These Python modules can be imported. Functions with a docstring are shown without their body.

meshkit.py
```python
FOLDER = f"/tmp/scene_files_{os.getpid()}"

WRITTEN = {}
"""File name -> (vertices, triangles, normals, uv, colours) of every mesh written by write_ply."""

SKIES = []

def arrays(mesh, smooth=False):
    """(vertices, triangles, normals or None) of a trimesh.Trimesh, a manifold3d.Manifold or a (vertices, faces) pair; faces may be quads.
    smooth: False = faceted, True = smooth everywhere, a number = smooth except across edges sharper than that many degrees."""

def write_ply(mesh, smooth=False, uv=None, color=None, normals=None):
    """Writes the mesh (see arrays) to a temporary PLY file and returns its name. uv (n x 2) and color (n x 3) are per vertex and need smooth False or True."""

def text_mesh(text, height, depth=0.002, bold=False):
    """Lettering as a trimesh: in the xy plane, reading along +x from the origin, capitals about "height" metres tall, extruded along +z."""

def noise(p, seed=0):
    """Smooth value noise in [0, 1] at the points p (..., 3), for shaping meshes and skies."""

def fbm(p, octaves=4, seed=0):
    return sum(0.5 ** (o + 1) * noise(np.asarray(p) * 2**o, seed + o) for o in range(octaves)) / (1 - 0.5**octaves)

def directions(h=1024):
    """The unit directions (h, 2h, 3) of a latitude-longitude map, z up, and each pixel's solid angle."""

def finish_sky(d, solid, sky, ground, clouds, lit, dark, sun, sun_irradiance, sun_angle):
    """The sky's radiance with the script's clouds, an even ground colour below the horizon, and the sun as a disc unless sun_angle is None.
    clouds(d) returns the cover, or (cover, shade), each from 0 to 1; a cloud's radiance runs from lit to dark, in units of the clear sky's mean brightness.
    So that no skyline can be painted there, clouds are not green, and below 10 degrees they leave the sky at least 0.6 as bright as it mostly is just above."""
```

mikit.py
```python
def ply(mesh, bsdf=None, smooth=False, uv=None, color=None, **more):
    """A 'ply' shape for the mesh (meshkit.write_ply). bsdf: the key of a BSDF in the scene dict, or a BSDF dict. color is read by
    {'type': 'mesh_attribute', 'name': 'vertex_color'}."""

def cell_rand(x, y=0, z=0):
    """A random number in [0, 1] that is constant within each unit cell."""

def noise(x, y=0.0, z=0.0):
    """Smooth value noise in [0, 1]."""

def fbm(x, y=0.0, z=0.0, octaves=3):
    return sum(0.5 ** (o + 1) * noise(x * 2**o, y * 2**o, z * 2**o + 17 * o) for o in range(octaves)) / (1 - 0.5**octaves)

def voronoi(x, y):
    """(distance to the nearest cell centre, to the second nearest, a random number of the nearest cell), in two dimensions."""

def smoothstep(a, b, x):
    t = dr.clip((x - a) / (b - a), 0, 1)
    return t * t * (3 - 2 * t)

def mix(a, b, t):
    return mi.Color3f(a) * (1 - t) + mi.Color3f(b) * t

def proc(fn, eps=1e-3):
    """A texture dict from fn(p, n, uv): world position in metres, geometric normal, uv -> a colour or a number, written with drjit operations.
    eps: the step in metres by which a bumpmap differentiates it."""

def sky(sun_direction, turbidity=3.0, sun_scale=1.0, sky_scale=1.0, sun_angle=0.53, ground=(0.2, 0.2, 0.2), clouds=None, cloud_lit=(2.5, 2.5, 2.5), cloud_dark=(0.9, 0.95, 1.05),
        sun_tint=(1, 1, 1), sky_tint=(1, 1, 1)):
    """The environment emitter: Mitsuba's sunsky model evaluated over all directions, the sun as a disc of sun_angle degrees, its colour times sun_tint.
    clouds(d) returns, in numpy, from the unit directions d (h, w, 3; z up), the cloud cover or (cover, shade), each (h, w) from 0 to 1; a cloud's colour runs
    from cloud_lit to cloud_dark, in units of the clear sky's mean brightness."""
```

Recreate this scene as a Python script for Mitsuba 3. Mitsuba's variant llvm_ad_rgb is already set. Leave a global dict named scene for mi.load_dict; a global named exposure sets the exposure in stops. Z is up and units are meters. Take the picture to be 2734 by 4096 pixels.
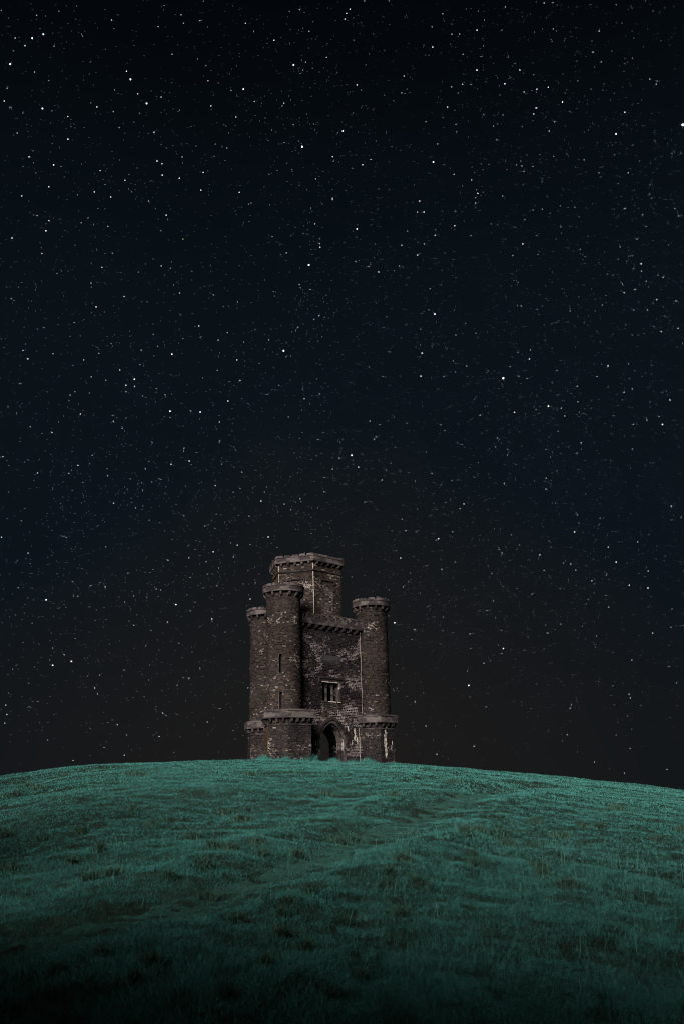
import math
import numpy as np
import trimesh
import shapely
from shapely.geometry import Polygon, LineString, box as sbox
from shapely.ops import unary_union
import drjit as dr
import mitsuba as mi
import mikit
import meshkit
from mikit import proc, fbm, noise, smoothstep, mix

T = mi.ScalarTransform4f
scene, labels = {}, {}

# ------------------------------------------------------------------ camera, sky, exposure
EYE = np.array([0.0, 0.0, -3.2])
FOCAL, HORIZON, ROLL = 3800.0, 3214.97, 0.0258          # in pixels of the 2734 x 4096 photograph
_t = math.atan((HORIZON - 2048) / FOCAL)
_f = np.array([0, math.cos(_t), math.sin(_t)])
_u = np.array([math.sin(ROLL), -math.sin(_t) * math.cos(ROLL), math.cos(_t) * math.cos(ROLL)])
scene['camera'] = {
    'type': 'perspective', 'fov_axis': 'x', 'fov': 2 * math.degrees(math.atan(1367 / FOCAL)),
    'near_clip': 0.1, 'far_clip': 20000.0,
    'to_world': T().look_at(origin=EYE.tolist(), target=(EYE + _f).tolist(), up=_u.tolist()),
}
exposure = 1.3


def night_glow(d):
    """Thin night haze: a faint town glow behind the hill at the horizon, bluer higher up and to both sides."""
    el = np.degrees(np.arcsin(np.clip(d[..., 2], -1, 1)))
    az = np.abs(np.degrees(np.arctan2(d[..., 0], d[..., 1])) + 1.0)
    n = meshkit.fbm(d * 3.0, 3, 5) - 0.5
    cover = np.interp(el + 6 * n, [0, 8, 17, 26, 33, 39, 47], [0.97, 0.95, 0.92, 0.82, 0.60, 0.34, 0.10])
    shade = np.clip(np.interp(el, [0, 5, 12, 18, 25], [0.0, 0.08, 0.40, 0.72, 1.0]) + np.interp(az, [4, 24], [0, 0.72]) + 0.3 * n, 0, 1)
    return cover, shade


MOON_AZ, MOON_EL = -20.0, 27.0                             # behind the camera, to the left
_a, _e = math.radians(MOON_AZ), math.radians(MOON_EL)
scene['night_sky'] = {**mikit.sky(
    [math.sin(_a) * math.cos(_e), -math.cos(_a) * math.cos(_e), math.sin(_e)], turbidity=3,
    sun_scale=1.85, sky_scale=0.012, sun_angle=34, sun_tint=(0.77, 0.91, 1.23), ground=(0.03, 0.03, 0.03),
    clouds=night_glow, cloud_lit=(5.7, 5.2, 4.9), cloud_dark=(1.75, 3.35, 4.95)), 'sampling_weight': 1.0}


# ------------------------------------------------------------------ helpers
def put(key, mesh, bsdf, label=None, category=None, group=None, kind=None, **more):
    """One entry of the scene; a key that is taken takes the next number."""
    k, n = key, 0
    while k in scene:
        n += 1
        k = f'{key}_{n:03d}'
    scene[k] = mikit.ply(mesh, bsdf, **more)
    note(k, label, category, group, kind)
    return k


def note(k, label=None, category=None, group=None, kind=None):
    d = {a: b for a, b in (('label', label), ('category', category), ('group', group), ('kind', kind)) if b}
    if d:
        labels[k] = d


def numbered(base, n):
    return base if n == 0 else f'{base}_{n:03d}'


class Frame:
    """A wall plane: s along it, z up, o outwards; az is the azimuth of its outward normal, from -y towards +x, in degrees."""

    def __init__(self, origin, az):
        a = math.radians(az)
        self.p = np.array([origin[0], origin[1], 0.0])
        self.w = np.array([math.cos(a), math.sin(a), 0.0])
        self.n = np.array([math.sin(a), -math.cos(a), 0.0])

    def at(self, s, o, z):
        s, o, z = (np.asarray(v, float)[..., None] for v in (s, o, z))
        return self.p + s * self.w + o * self.n + z * np.array([0, 0, 1.0])

    def matrix(self):
        m = np.eye(4)
        m[:3, 0], m[:3, 1], m[:3, 2], m[:3, 3] = self.w, [0, 0, 1], self.n, self.p
        return m

    def extrude(self, poly, o0, o1):
        out = []
        for g in getattr(poly, 'geoms', [poly]):
            if g.area > 1e-7:
                m = trimesh.creation.extrude_polygon(g, o1 - o0, engine='earcut')
                m.apply_translation([0, 0, o0])
                m.apply_transform(self.matrix())
                out.append(m)
        return trimesh.util.concatenate(out)

    def block(self, s0, s1, o0, o1, z0, z1, c=0.012):
        return self.hexa([s0, s1, s1, s0], [s0, s1, s1, s0], o0, o1, z0, z1, c)

    def hexa(self, sb, sf, o0, o1, z0, z1, c):
        """A chamfered block: the outer edges are cut by c."""
        prof = [(o0, 0), (o1 - c, 0), (o1, c)]
        rings = [(s0 + i, s1 - i, o, z0 + i, z1 - i) for (o, i) in prof for s0, s1 in [(sb[0], sb[1])]]
        v = np.concatenate([self.at([a, b, b, a], [o] * 4, [c0, c0, c1, c1]) for a, b, o, c0, c1 in rings])
        f = [[0, 2, 1], [0, 3, 2]]
        for r in range(2):
            for k in range(4):
                i, j = r * 4 + k, r * 4 + (k + 1) % 4
                f += [[i, j, j + 4], [i, j + 4, i + 4]]
        f += [[8, 9, 10], [8, 10, 11]]
        return trimesh.Trimesh(v, f, process=False)


def prism(pts, z0, z1):
    return trimesh.creation.extrude_polygon(Polygon(pts), z1 - z0, engine='earcut').apply_translation([0, 0, z0])


def loft(rings):
    """Closed rings of equal length (n x 3) joined by quads, closed at both ends with fans."""
    n = len(rings[0])
    v = np.concatenate(rings)
    f = []
    for r in range(len(rings) - 1):
        for k in range(n):
            a, b = r * n + k, r * n + (k + 1) % n
            f += [[a, b, b + n], [a, b + n, a + n]]
    c0, c1 = len(v), len(v) + 1
    v = np.vstack([v, rings[0].mean(0), rings[-1].mean(0)])
    L = (len(rings) - 1) * n
    for k in range(n):
        f += [[c0, (k + 1) % n, k], [c1, L + k, L + (k + 1) % n]]
    return trimesh.Trimesh(v, f, process=False)


FRUSTUM = np.array([[0, 1, 5], [0, 5, 4], [1, 2, 6], [1, 6, 5], [2, 3, 7], [2, 7, 6], [3, 0, 4], [3, 4, 7], [4, 5, 6], [4, 6, 7]])


def courses(rng, z0, z1, free, h=(0.11, 0.15), length=(0.17, 0.34)):
    """Random rubble laid in courses: rows (s0, s1, z0, z1). free(z) gives the intervals of s that are wall at that height."""
    out, z = [], z0
    while z < z1 - 0.04:
        hh = min(rng.uniform(*h), z1 - z)
        if z1 - z - hh < 0.06:
            hh = z1 - z
        for a, b in free(z + hh / 2):
            s = a - rng.uniform(0, 0.15)
            while s < b - 0.02:
                l = rng.uniform(*length)
                e = s + l
                if b - e < 0.09:
                    e = b
                if e - max(s, a) > 0.05:
                    out.append((max(s, a), min(e, b), z, z + hh))
                s = e
        z += hh
    return np.array(out)


def stones(rng, rows, at, gap=0.026, proud=(0.004, 0.034), back=-0.05, cut=0.012):
    """The stones of the rows as frusta standing proud of the mortar bed; uv carries two random numbers of each stone."""
    n = len(rows)
    j = rng.uniform(-0.006, 0.006, (n, 4))
    s0, s1, z0, z1 = (rows + j + np.array([gap / 2, -gap / 2, gap / 2, -gap / 2])).T
    o = rng.uniform(*proud, n)
    tilt = rng.normal(0, 0.004, (n, 4))
    S = np.stack([s0, s1, s1, s0, s0 + cut, s1 - cut, s1 - cut, s0 + cut], 1)
    Z = np.stack([z0, z0, z1, z1, z0 + cut, z0 + cut, z1 - cut, z1 - cut], 1)
    O = np.concatenate([np.full((n, 4), back), o[:, None] + tilt], 1)
    V = at(S, O, Z).reshape(-1, 3)
    F = (np.arange(n)[:, None, None] * 8 + FRUSTUM).reshape(-1, 3)
    uv = np.repeat(rng.random((n, 2)), 8, axis=0)
    return V, F, uv


def pick(V, F, uv, idx):
    """The stones numbered idx as a mesh of their own."""
    idx = np.asarray(idx)
    v = V.reshape(-1, 8, 3)[idx].reshape(-1, 3)
    f = (np.arange(len(idx))[:, None, None] * 8 + FRUSTUM).reshape(-1, 3)
    return (v, f), uv.reshape(-1, 8, 2)[idx].reshape(-1, 2)


# ------------------------------------------------------------------ places
BASE = 43.26                                              # azimuth of the front wall's normal
SIDE = 9.978
P_NEAR = np.array([-4.938, 76.0])
P_RIGHT = P_NEAR + SIDE * np.array([math.cos(math.radians(BASE)), math.sin(math.radians(BASE))])
P_BACK = P_NEAR + SIDE * np.array([math.cos(math.radians(BASE + 60)), math.sin(math.radians(BASE + 60))])
CENTRE = (P_NEAR + P_RIGHT + P_BACK) / 3
W_FRONT = Frame(P_NEAR, BASE)
W_LEFT = Frame(P_BACK, BASE - 120)
W_BACK = Frame(P_RIGHT, BASE + 120)

# ------------------------------------------------------------------ terrain
CREST = np.array([(-60.0, 0.75), (-40.0, 1.7), (-25.53, 2.65), (-22.8, 2.92), (-20.06, 3.19), (-17.5, 3.32), (-12.72, 3.36), (-7.57, 3.29), (-4.82, 3.17), (-0.78, 2.98), (3.52, 2.8), (7.44, 2.38), (11.06, 1.92), (16.48, 1.28), (24.27, 0.38), (40.0, -0.7200000000000001), (60.0, -1.8200000000000003)])
Y_CREST = 72.0
TRACK = np.array([(8.9, 46.73), (4.12, 32.5), (2.25, 27.92), (0.91, 22.98), (-0.49, 19.08), (-1.58, 15.88), (-2.62, 14.19), (-3.71, 12.65), (-4.77, 12.29)])


def terrain(x, y, bumps=True):
    x, y = np.asarray(x, float), np.asarray(y, float)
    yy = np.maximum(y, 3.0)
    xc = np.clip(x * Y_CREST / np.minimum(yy, Y_CREST), -60, 60)
    zc = np.interp(xc, CREST[:, 0], CREST[:, 1])
    t = np.clip(y / Y_CREST, -2, 1)
    z = zc * np.clip(t, 0, 1) - 3.0 * (1 - np.maximum(t, 0)) ** 2 + np.minimum(t, 0) * 7.0
    z = z - 0.010 * np.maximum(y - 94, 0) ** 1.6 - 0.02 * np.maximum(np.abs(x) - 34, 0) ** 1.5
    z = np.maximum(z, -70.0) - 3.2 - 0.14 * np.clip((y - 25) / 40, 0, 1)
    if bumps:
        q = np.stack([x, y, 0 * x], -1)
        near = np.clip((np.hypot(x + 3, y - 81) - 9) / 8, 0.15, 1)
        far = np.exp(-(np.maximum(np.hypot(x, y - 40) - 70, 0) / 60) ** 2)
        z = z + near * far * (0.50 * (meshkit.fbm(q * 0.11, 2, 3) - 0.5) * np.clip(y / 30, 0.3, 1) + 0.14 * (meshkit.fbm(q * 0.42, 2, 7) - 0.5) + 0.15 * (meshkit.fbm(q * 1.5, 3, 9) - 0.5))
        d = track_distance(x, y)
        z = z + far * np.clip(y / 22, 0.3, 1) * (0.10 * np.exp(-((d - 1.6) / 0.8) ** 2) - 0.12 * np.exp(-(d / 0.8) ** 2))
    return z


def track_distance(x, y):
    d = np.full(np.shape(x), 99.0)
    for a, b in zip(TRACK[:-1], TRACK[1:]):
        ab = b - a
        t = np.clip(((x - a[0]) * ab[0] + (y - a[1]) * ab[1]) / (ab @ ab), 0, 1)
        d = np.minimum(d, np.hypot(x - a[0] - t * ab[0], y - a[1] - t * ab[1]))
    return d


# ------------------------------------------------------------------ materials
def matt(key, fn):
    scene[key] = {'type': 'twosided', 'bsdf': {'type': 'diffuse', 'reflectance': proc(fn)}}


N0, WD = P_NEAR, W_FRONT.w
ND = W_FRONT.n


def wall_s(p):
    return (p.x - float(N0[0])) * float(WD[0]) + (p.y - float(N0[1])) * float(WD[1])


# lime that has run out of the joints: (s, z of its top, length, half width), read from the photograph
RUNS = [(6.80, 2.95, 0.42, 0.075), (7.55, 2.80, 1.00, 0.09), (7.78, 2.10, 0.60, 0.07), (7.20, 1.82, 0.38, 0.05), (6.72, 1.80, 0.25, 0.08), (3.35, 1.85, 0.40, 0.11), (3.15, 1.45, 0.15, 0.08), (2.75, 2.45, 0.50, 0.05), (6.1, 0.45, 0.4, 0.10), (5.72, 4.2, 0.45, 0.04)]


def lime_runs(p):
    s, m = wall_s(p), mi.Float(0)
    for k, (a, top, l, hw) in enumerate(RUNS):
        t = (top - p.z) / l
        wob = (noise(p.z * 5.0, k * 7.3) - 0.5) * 0.10 + (noise(p.z * 14.0, k * 3.1) - 0.5) * 0.05
        wid = hw * (0.45 + 0.9 * noise(p.z * 7.0, 40.0 + k * 5.0))
        inside = (t > 0) & (t < 1) & (dr.abs(s - a - wob) < wid)
        m = dr.maximum(m, dr.select(inside, 1.0, 0.0))
    return m


AX = math.radians(BASE - 30)                               # outward axis of the near bastion's broad face
FR = Frame(P_RIGHT, BASE - 0.0)


def right_runs(p):
    """Lime washed down the right bastion's outer face."""
    s = (p.x - float(P_RIGHT[0])) * float(FR.w[0]) + (p.y - float(P_RIGHT[1])) * float(FR.w[1])
    near = (s > -0.75) & (s < 1.2) & (p.z < 3.1)
    a = fbm(s * 4.2 + 3.0, p.z * 0.55, 8.0, 3) + 0.22 * (noise(s * 17.0, p.z * 6.0) - 0.5)
    edge = 0.66 + 0.5 * dr.maximum(dr.abs(s + 0.15) - 0.45, 0) + 0.10 * dr.abs(p.z - 1.7)
    return dr.select(near & (a > edge), 1.0, 0.0)


def rubble(dark, mid, warm, share, soot=0.5, runs=None, pale=0.02, off=0.0):
    def fn(p, n, uv):
        c = mix(dark, mid, dr.square(uv.x))
        c = mix(c, warm, 0.85 * smoothstep(1 - share, 1.05 - 0.5 * share, uv.y))
        c = mix(c, (0.34, 0.30, 0.28), dr.select(mikit.cell_rand(uv.x * 911.0, uv.y * 677.0) < pale, 0.8, 0.0))
        g = fbm(p.x * 9.0, p.y * 9.0, p.z * 9.0, 2)
        c *= 0.6 + 0.8 * g
        k = fbm(p.x * 0.55 + off, p.y * 0.55, p.z * 0.42, 4) + 0.20 * (g - 0.5) + 0.10 * (uv.x - 0.5)
        c *= 1.0 - soot * smoothstep(0.44, 0.56, k)
        if runs:
            c = mix(c, (0.72, 0.68, 0.62), 0.9 * runs(p))
        return c
    return fn


def mortar(dark, lime, level, runs=None, off=0.0):
    def fn(p, n, uv):
        k = fbm(p.x * 0.8 + off, p.y * 0.8, p.z * 0.9, 4) + 0.36 * (noise(p.x * 6.0, p.y * 6.0, p.z * 6.0) - 0.5)
        c = mix(dark, lime, smoothstep(level, level + 0.22, k))
        if runs:
            c = mix(c, (0.72, 0.68, 0.62), 0.9 * runs(p))
        return c
    return fn


def dressed(base, stain, low=0.45):
    def fn(p, n, uv):
        k = fbm(p.x * 1.7, p.y * 1.7, p.z * 2.6, 4)
        c = mix(base, stain, smoothstep(low, low + 0.2, k))
        return c * (0.62 + 0.76 * fbm(p.x * 13.0, p.y * 13.0, p.z * 13.0, 2))
    return fn


matt('rubble_wall', rubble((0.018, 0.0145, 0.019), (0.072, 0.058, 0.066), (0.15, 0.10, 0.075), 0.22, 0.55, lime_runs))
matt('rubble_turret', rubble((0.024, 0.0195, 0.021), (0.094, 0.075, 0.080), (0.140, 0.093, 0.075), 0.26, 0.50, None, 0.02, 4.0))
matt('rubble_sooty', rubble((0.019, 0.016, 0.0185), (0.077, 0.062, 0.068), (0.120, 0.084, 0.069), 0.22, 0.62, None, 0.015, 12.0))
matt('rubble_bastion', rubble((0.017, 0.014, 0.0165), (0.060, 0.049, 0.054), (0.098, 0.069, 0.056), 0.20, 0.5, right_runs, 0.01, 9.0))
matt('rubble_lantern', rubble((0.026, 0.0205, 0.021), (0.097, 0.075, 0.077), (0.145, 0.095, 0.076), 0.30, 0.45, None, 0.05, 2.0))
matt('rubble_warm_lit', rubble((0.050, 0.034, 0.023), (0.145, 0.096, 0.060), (0.175, 0.112, 0.066), 0.5, 0.3, None, 0.0, 6.0))  # orange tint paints warm light onto the left-facing stones
matt('mortar_wall', mortar((0.050, 0.042, 0.049), (0.52, 0.45, 0.48), 0.47, lime_runs))
matt('mortar_turret', mortar((0.045, 0.038, 0.037), (0.44, 0.38, 0.36), 0.63, None, 3.0))
matt('mortar_bastion', mortar((0.04, 0.036, 0.038), (0.34, 0.31, 0.31), 0.58, right_runs, 7.0))
matt('mortar_warm_lit', mortar((0.060, 0.045, 0.034), (0.16, 0.12, 0.085), 0.5))  # mortar bed with the same warm light put into its colour
matt('dressed_stone', dressed((0.140, 0.120, 0.126), (0.055, 0.047, 0.052), 0.40))
matt('dressed_dark', dressed((0.092, 0.078, 0.080), (0.035, 0.031, 0.033)))
matt('moulding_stone', dressed((0.055, 0.047, 0.050), (0.026, 0.022, 0.024)))
matt('arch_stone', dressed((0.17, 0.145, 0.148), (0.045, 0.039, 0.042), 0.42))
matt('slate_plaque', dressed((0.075, 0.072, 0.082), (0.045, 0.044, 0.052)))
matt('pale_lime', dressed((0.78, 0.72, 0.66), (0.45, 0.40, 0.36), 0.5))
matt('pipe_metal', dressed((0.55, 0.50, 0.47), (0.30, 0.25, 0.22), 0.5))
matt('board_wood', dressed((0.30, 0.30, 0.26), (0.16, 0.16, 0.14)))
matt('room_plaster', dressed((0.06, 0.055, 0.055), (0.03, 0.028, 0.028)))

# ------------------------------------------------------------------ the hill
def hill_mesh():
    r = np.unique(np.concatenate([np.geomspace(1.0, 8, 14), np.linspace(8, 100, 200), np.geomspace(100, 3200, 30)]))
    a = np.concatenate([np.linspace(-36, 36, 260), np.linspace(36, 324, 70)[1:-1]]) * np.pi / 180
    R, A = np.meshgrid(r, a, indexing='ij')
    x, y = R * np.sin(A), R * np.cos(A)
    v = np.stack([x, y, terrain(x, y)], -1).reshape(-1, 3)
    n, m = len(r), len(a)
    i, j = np.meshgrid(np.arange(n - 1), np.arange(m), indexing='ij')
    k = (j + 1) % m
    q = np.stack([i * m + j, i * m + k, (i + 1) * m + k, (i + 1) * m + j], -1).reshape(-1, 4)
    f = np.vstack([q[:, [0, 2, 1]], q[:, [0, 3, 2]]])
    c = len(v)
    v = np.vstack([v, [[0, 0, float(terrain(0.0, 0.0))]]])
    f = np.vstack([f, np.stack([np.full(m, c), np.roll(np.arange(m), -1), np.arange(m)], 1)])
    return trimesh.Trimesh(v, f, process=False)


def soil(p, n, uv):
    k = fbm(p.x * 0.9, p.y * 0.9, 0.0, 3)
    return mix((0.018, 0.028, 0.023), (0.034, 0.058, 0.048), k) * (0.6 + 0.8 * noise(p.x * 14.0, p.y * 14.0))


matt('thatch_soil', soil)
_h = hill_mesh()
if _h.face_normals[:, 2].mean() < 0:
    _h.invert()
put('hill', _h, 'thatch_soil', label='rounded grassy hill rising to the tower', kind='structure', smooth=True)


def bare(p, n, uv):
    return mix((0.028, 0.075, 0.066), (0.056, 0.145, 0.128), fbm(p.x * 2.0, p.y * 2.0, 0.0, 3)) * (0.6 + 0.8 * noise(p.x * 22.0, p.y * 22.0))


matt('worn_soil', bare)


def track_mesh():
    t = np.linspace(0, len(TRACK) - 1, 90)
    c = np.stack([np.interp(t, np.arange(len(TRACK)), TRACK[:, k]) for k in (0, 1)], 1)
    c = np.stack([np.convolve(np.pad(c[:, k], 6, mode='edge'), np.ones(13) / 13, 'valid') for k in (0, 1)], 1)
    d = np.gradient(c, axis=0)
    nrm = np.stack([-d[:, 1], d[:, 0]], 1) / np.linalg.norm(d, axis=1, keepdims=True)
    u = np.linspace(-1, 1, 9)
    wid = 0.22 + 0.35 * meshkit.fbm(np.stack([t * 1.7, 0 * t, 0 * t], 1), 3, 21)
    P = c[:, None] + u[None, :, None] * wid[:, None, None] * nrm[:, None]
    z = terrain(P[..., 0], P[..., 1]) + 0.006
    v = np.concatenate([P, z[..., None]], -1).reshape(-1, 3)
    i, j = np.meshgrid(np.arange(89), np.arange(8), indexing='ij')
    q = np.stack([i * 9 + j, i * 9 + j + 1, (i + 1) * 9 + j + 1, (i + 1) * 9 + j], -1).reshape(-1, 4)
    m = trimesh.Trimesh(v, np.vstack([q[:, [0, 1, 2]], q[:, [0, 2, 3]]]), process=False)
    if m.face_normals[:, 2].mean() < 0:
        m.invert()
    return m


put('path', track_mesh(), 'worn_soil', label='faint worn track crossing the slope below the tower', kind='structure', smooth=True)

# ------------------------------------------------------------------ the tower
TOWER = 'stone_tower'
note(TOWER, 'dark stone three-cornered tower with round turrets on the hilltop', 'tower')


def pt(key, mesh, bsdf, **k):
    return put(f'{TOWER}__{key}', mesh, bsdf, **k)


def arch(a, spring, apex, off=0.0, n=14, bottom=-0.5, cx=0.0):
    """A pointed arch's outline, grown by off, as a polygon in (s, z)."""
    h = apex - spring
    c = (h * h - a * a) / (2 * a)
    r = a + c + off
    top = math.acos(c / r)
    ang = np.linspace(0, top, n)
    right = [(cx - c + r * math.cos(t), spring + r * math.sin(t)) for t in ang]
    left = [(2 * cx - x, z) for x, z in right[::-1]]
    return [(right[0][0], bottom), *right, *left[1:], (left[-1][0], bottom)]


ARCH = dict(a=1.12, spring=1.45, apex=2.98)
DOOR_S = 4.98
door_hole = Polygon(arch(**ARCH, off=0.16, cx=DOOR_S))
WIN = (4.00, 5.98, 4.84, 6.46)                             # s0, s1, z0, z1 of the front window
win_hole = sbox(WIN[0], WIN[2], WIN[1], WIN[3])
WALL_O, WALL_T = 0.03, 0.85
EDGE = 1.20                                                # the walls start inside the turrets


def build_wall(i, frame, holes, rows_h, rows_l, seed, individual):
    rng = np.random.default_rng(seed)
    outline = sbox(EDGE, -0.6, SIDE - EDGE, 11.02)
    hole = unary_union(holes)
    core = frame.extrude(outline.difference(hole), WALL_O - WALL_T, WALL_O)
    key = numbered(f'{TOWER}__wall', i)
    put(key, core, 'mortar_wall')

    def free(z):
        cut = LineString([(EDGE, z), (SIDE - EDGE, z)]).difference(hole)
        return [(g.coords[0][0], g.coords[-1][0]) for g in getattr(cut, 'geoms', [cut]) if g.length > 0.05]

    rows = courses(rng, -0.3, 11.0, free, rows_h, rows_l)
    V, F, uv = stones(rng, rows, lambda s, o, z: frame.at(s, o + WALL_O, z))
    mid, tall = (rows[:, 0] + rows[:, 1]) / 2, rows[:, 3] - rows[:, 2]
    big = np.zeros(len(rows), bool)
    if individual:
        inside = (rows[:, 0] > 1.75) & (rows[:, 1] < 8.3) & (rows[:, 2] > 0.3)
        size = np.where(inside, (rows[:, 1] - rows[:, 0]) * tall, 0)
        big[np.argsort(-size)[:individual]] = True
        for k in np.nonzero(big)[0]:
            m, c = pick(V, F, uv, [k])
            put(f'{key}__stone', m, 'rubble_wall', uv=c)
    m, c = pick(V, F, uv, np.nonzero(~big)[0])
    put(f'{key}__rubble_stonework', m, 'rubble_wall', uv=c, kind='stuff')
    return key


FRONT_WALL = build_wall(0, W_FRONT, [door_hole, win_hole, sbox(3.96, 7.98, 5.96, 8.66)], (0.10, 0.145), (0.15, 0.31), 11, 300)
labels[FRONT_WALL] = {'label': 'sooty front wall with white lime joints'}
side_door = Polygon(arch(**ARCH, off=0.0, cx=SIDE / 2))
build_wall(1, W_LEFT, [side_door], (0.22, 0.3), (0.35, 0.6), 12, 0)
build_wall(2, W_BACK, [side_door], (0.22, 0.3), (0.35, 0.6), 13, 0)

# the plaque fills its shallow bed
pt('plaque', W_FRONT.block(3.975, 5.945, -0.3, 0.045, 7.995, 8.645, 0.015), 'slate_plaque', label='smooth dark plaque above the window')

# ---- archway: voussoirs, inner order, hood mould
def ring_pieces(frame, name, off0, off1, o0, o1, count, bsdf, bottom, a=ARCH, cx=DOOR_S, gap=0.012, jitter=0.0):
    outer, inner = Polygon(arch(**a, off=off1, cx=cx, n=24, bottom=bottom)), Polygon(arch(**a, off=off0, cx=cx, n=24, bottom=bottom - 0.1))
    ring = outer.difference(inner)
    spring, apex = a['spring'], a['apex']
    c = np.array([cx, spring])
    pieces = []
    rng = np.random.default_rng(int(off1 * 1000))
    half = count // 2
    cuts = []
    for sgn in (-1, 1):                                     # wedges from the springing to the apex on either side
        angs = np.linspace(0, math.pi / 2, half + 1)
        for k in range(half):
            p0 = c + 9 * np.array([sgn * math.cos(angs[k]), math.sin(angs[k])])
            p1 = c + 9 * np.array([sgn * math.cos(angs[k + 1]), math.sin(angs[k + 1])])
            cuts.append(Polygon([c, p0, p1]))
        z = spring
        while z > bottom + 0.02:
            z2 = max(z - 0.42, bottom)
            cuts.append(sbox(cx if sgn > 0 else cx - 9, z2, cx + 9 if sgn > 0 else cx, z))
            z = z2
    for q in cuts:
        g = ring.intersection(q).buffer(-gap / 2, join_style=2)
        for h in getattr(g, 'geoms', [g]):
            if h.area > 0.004:
                pieces.append(frame.extrude(h, o0, o1 + rng.uniform(0, jitter)))
    for m in pieces:
        pt(f'archway__{name}', m, bsdf)


note(f'{TOWER}__archway', 'pointed stone archway open to the far side')
ring_pieces(W_FRONT, 'voussoir', 0.165, 0.40, -0.4, 0.055, 18, 'arch_stone', -0.4, jitter=0.02)
ring_pieces(W_FRONT, 'inner_voussoir', 0.0, 0.17, -0.62, -0.22, 18, 'arch_stone', -0.4, jitter=0.01)
_hood = Polygon(arch(**ARCH, off=0.62, cx=DOOR_S, n=24, bottom=1.25)).difference(Polygon(arch(**ARCH, off=0.41, cx=DOOR_S, n=24, bottom=1.0)))
_hm = W_FRONT.extrude(_hood, -0.1, 0.17)
pt('archway__hood_mould', _hm, 'moulding_stone')

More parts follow.
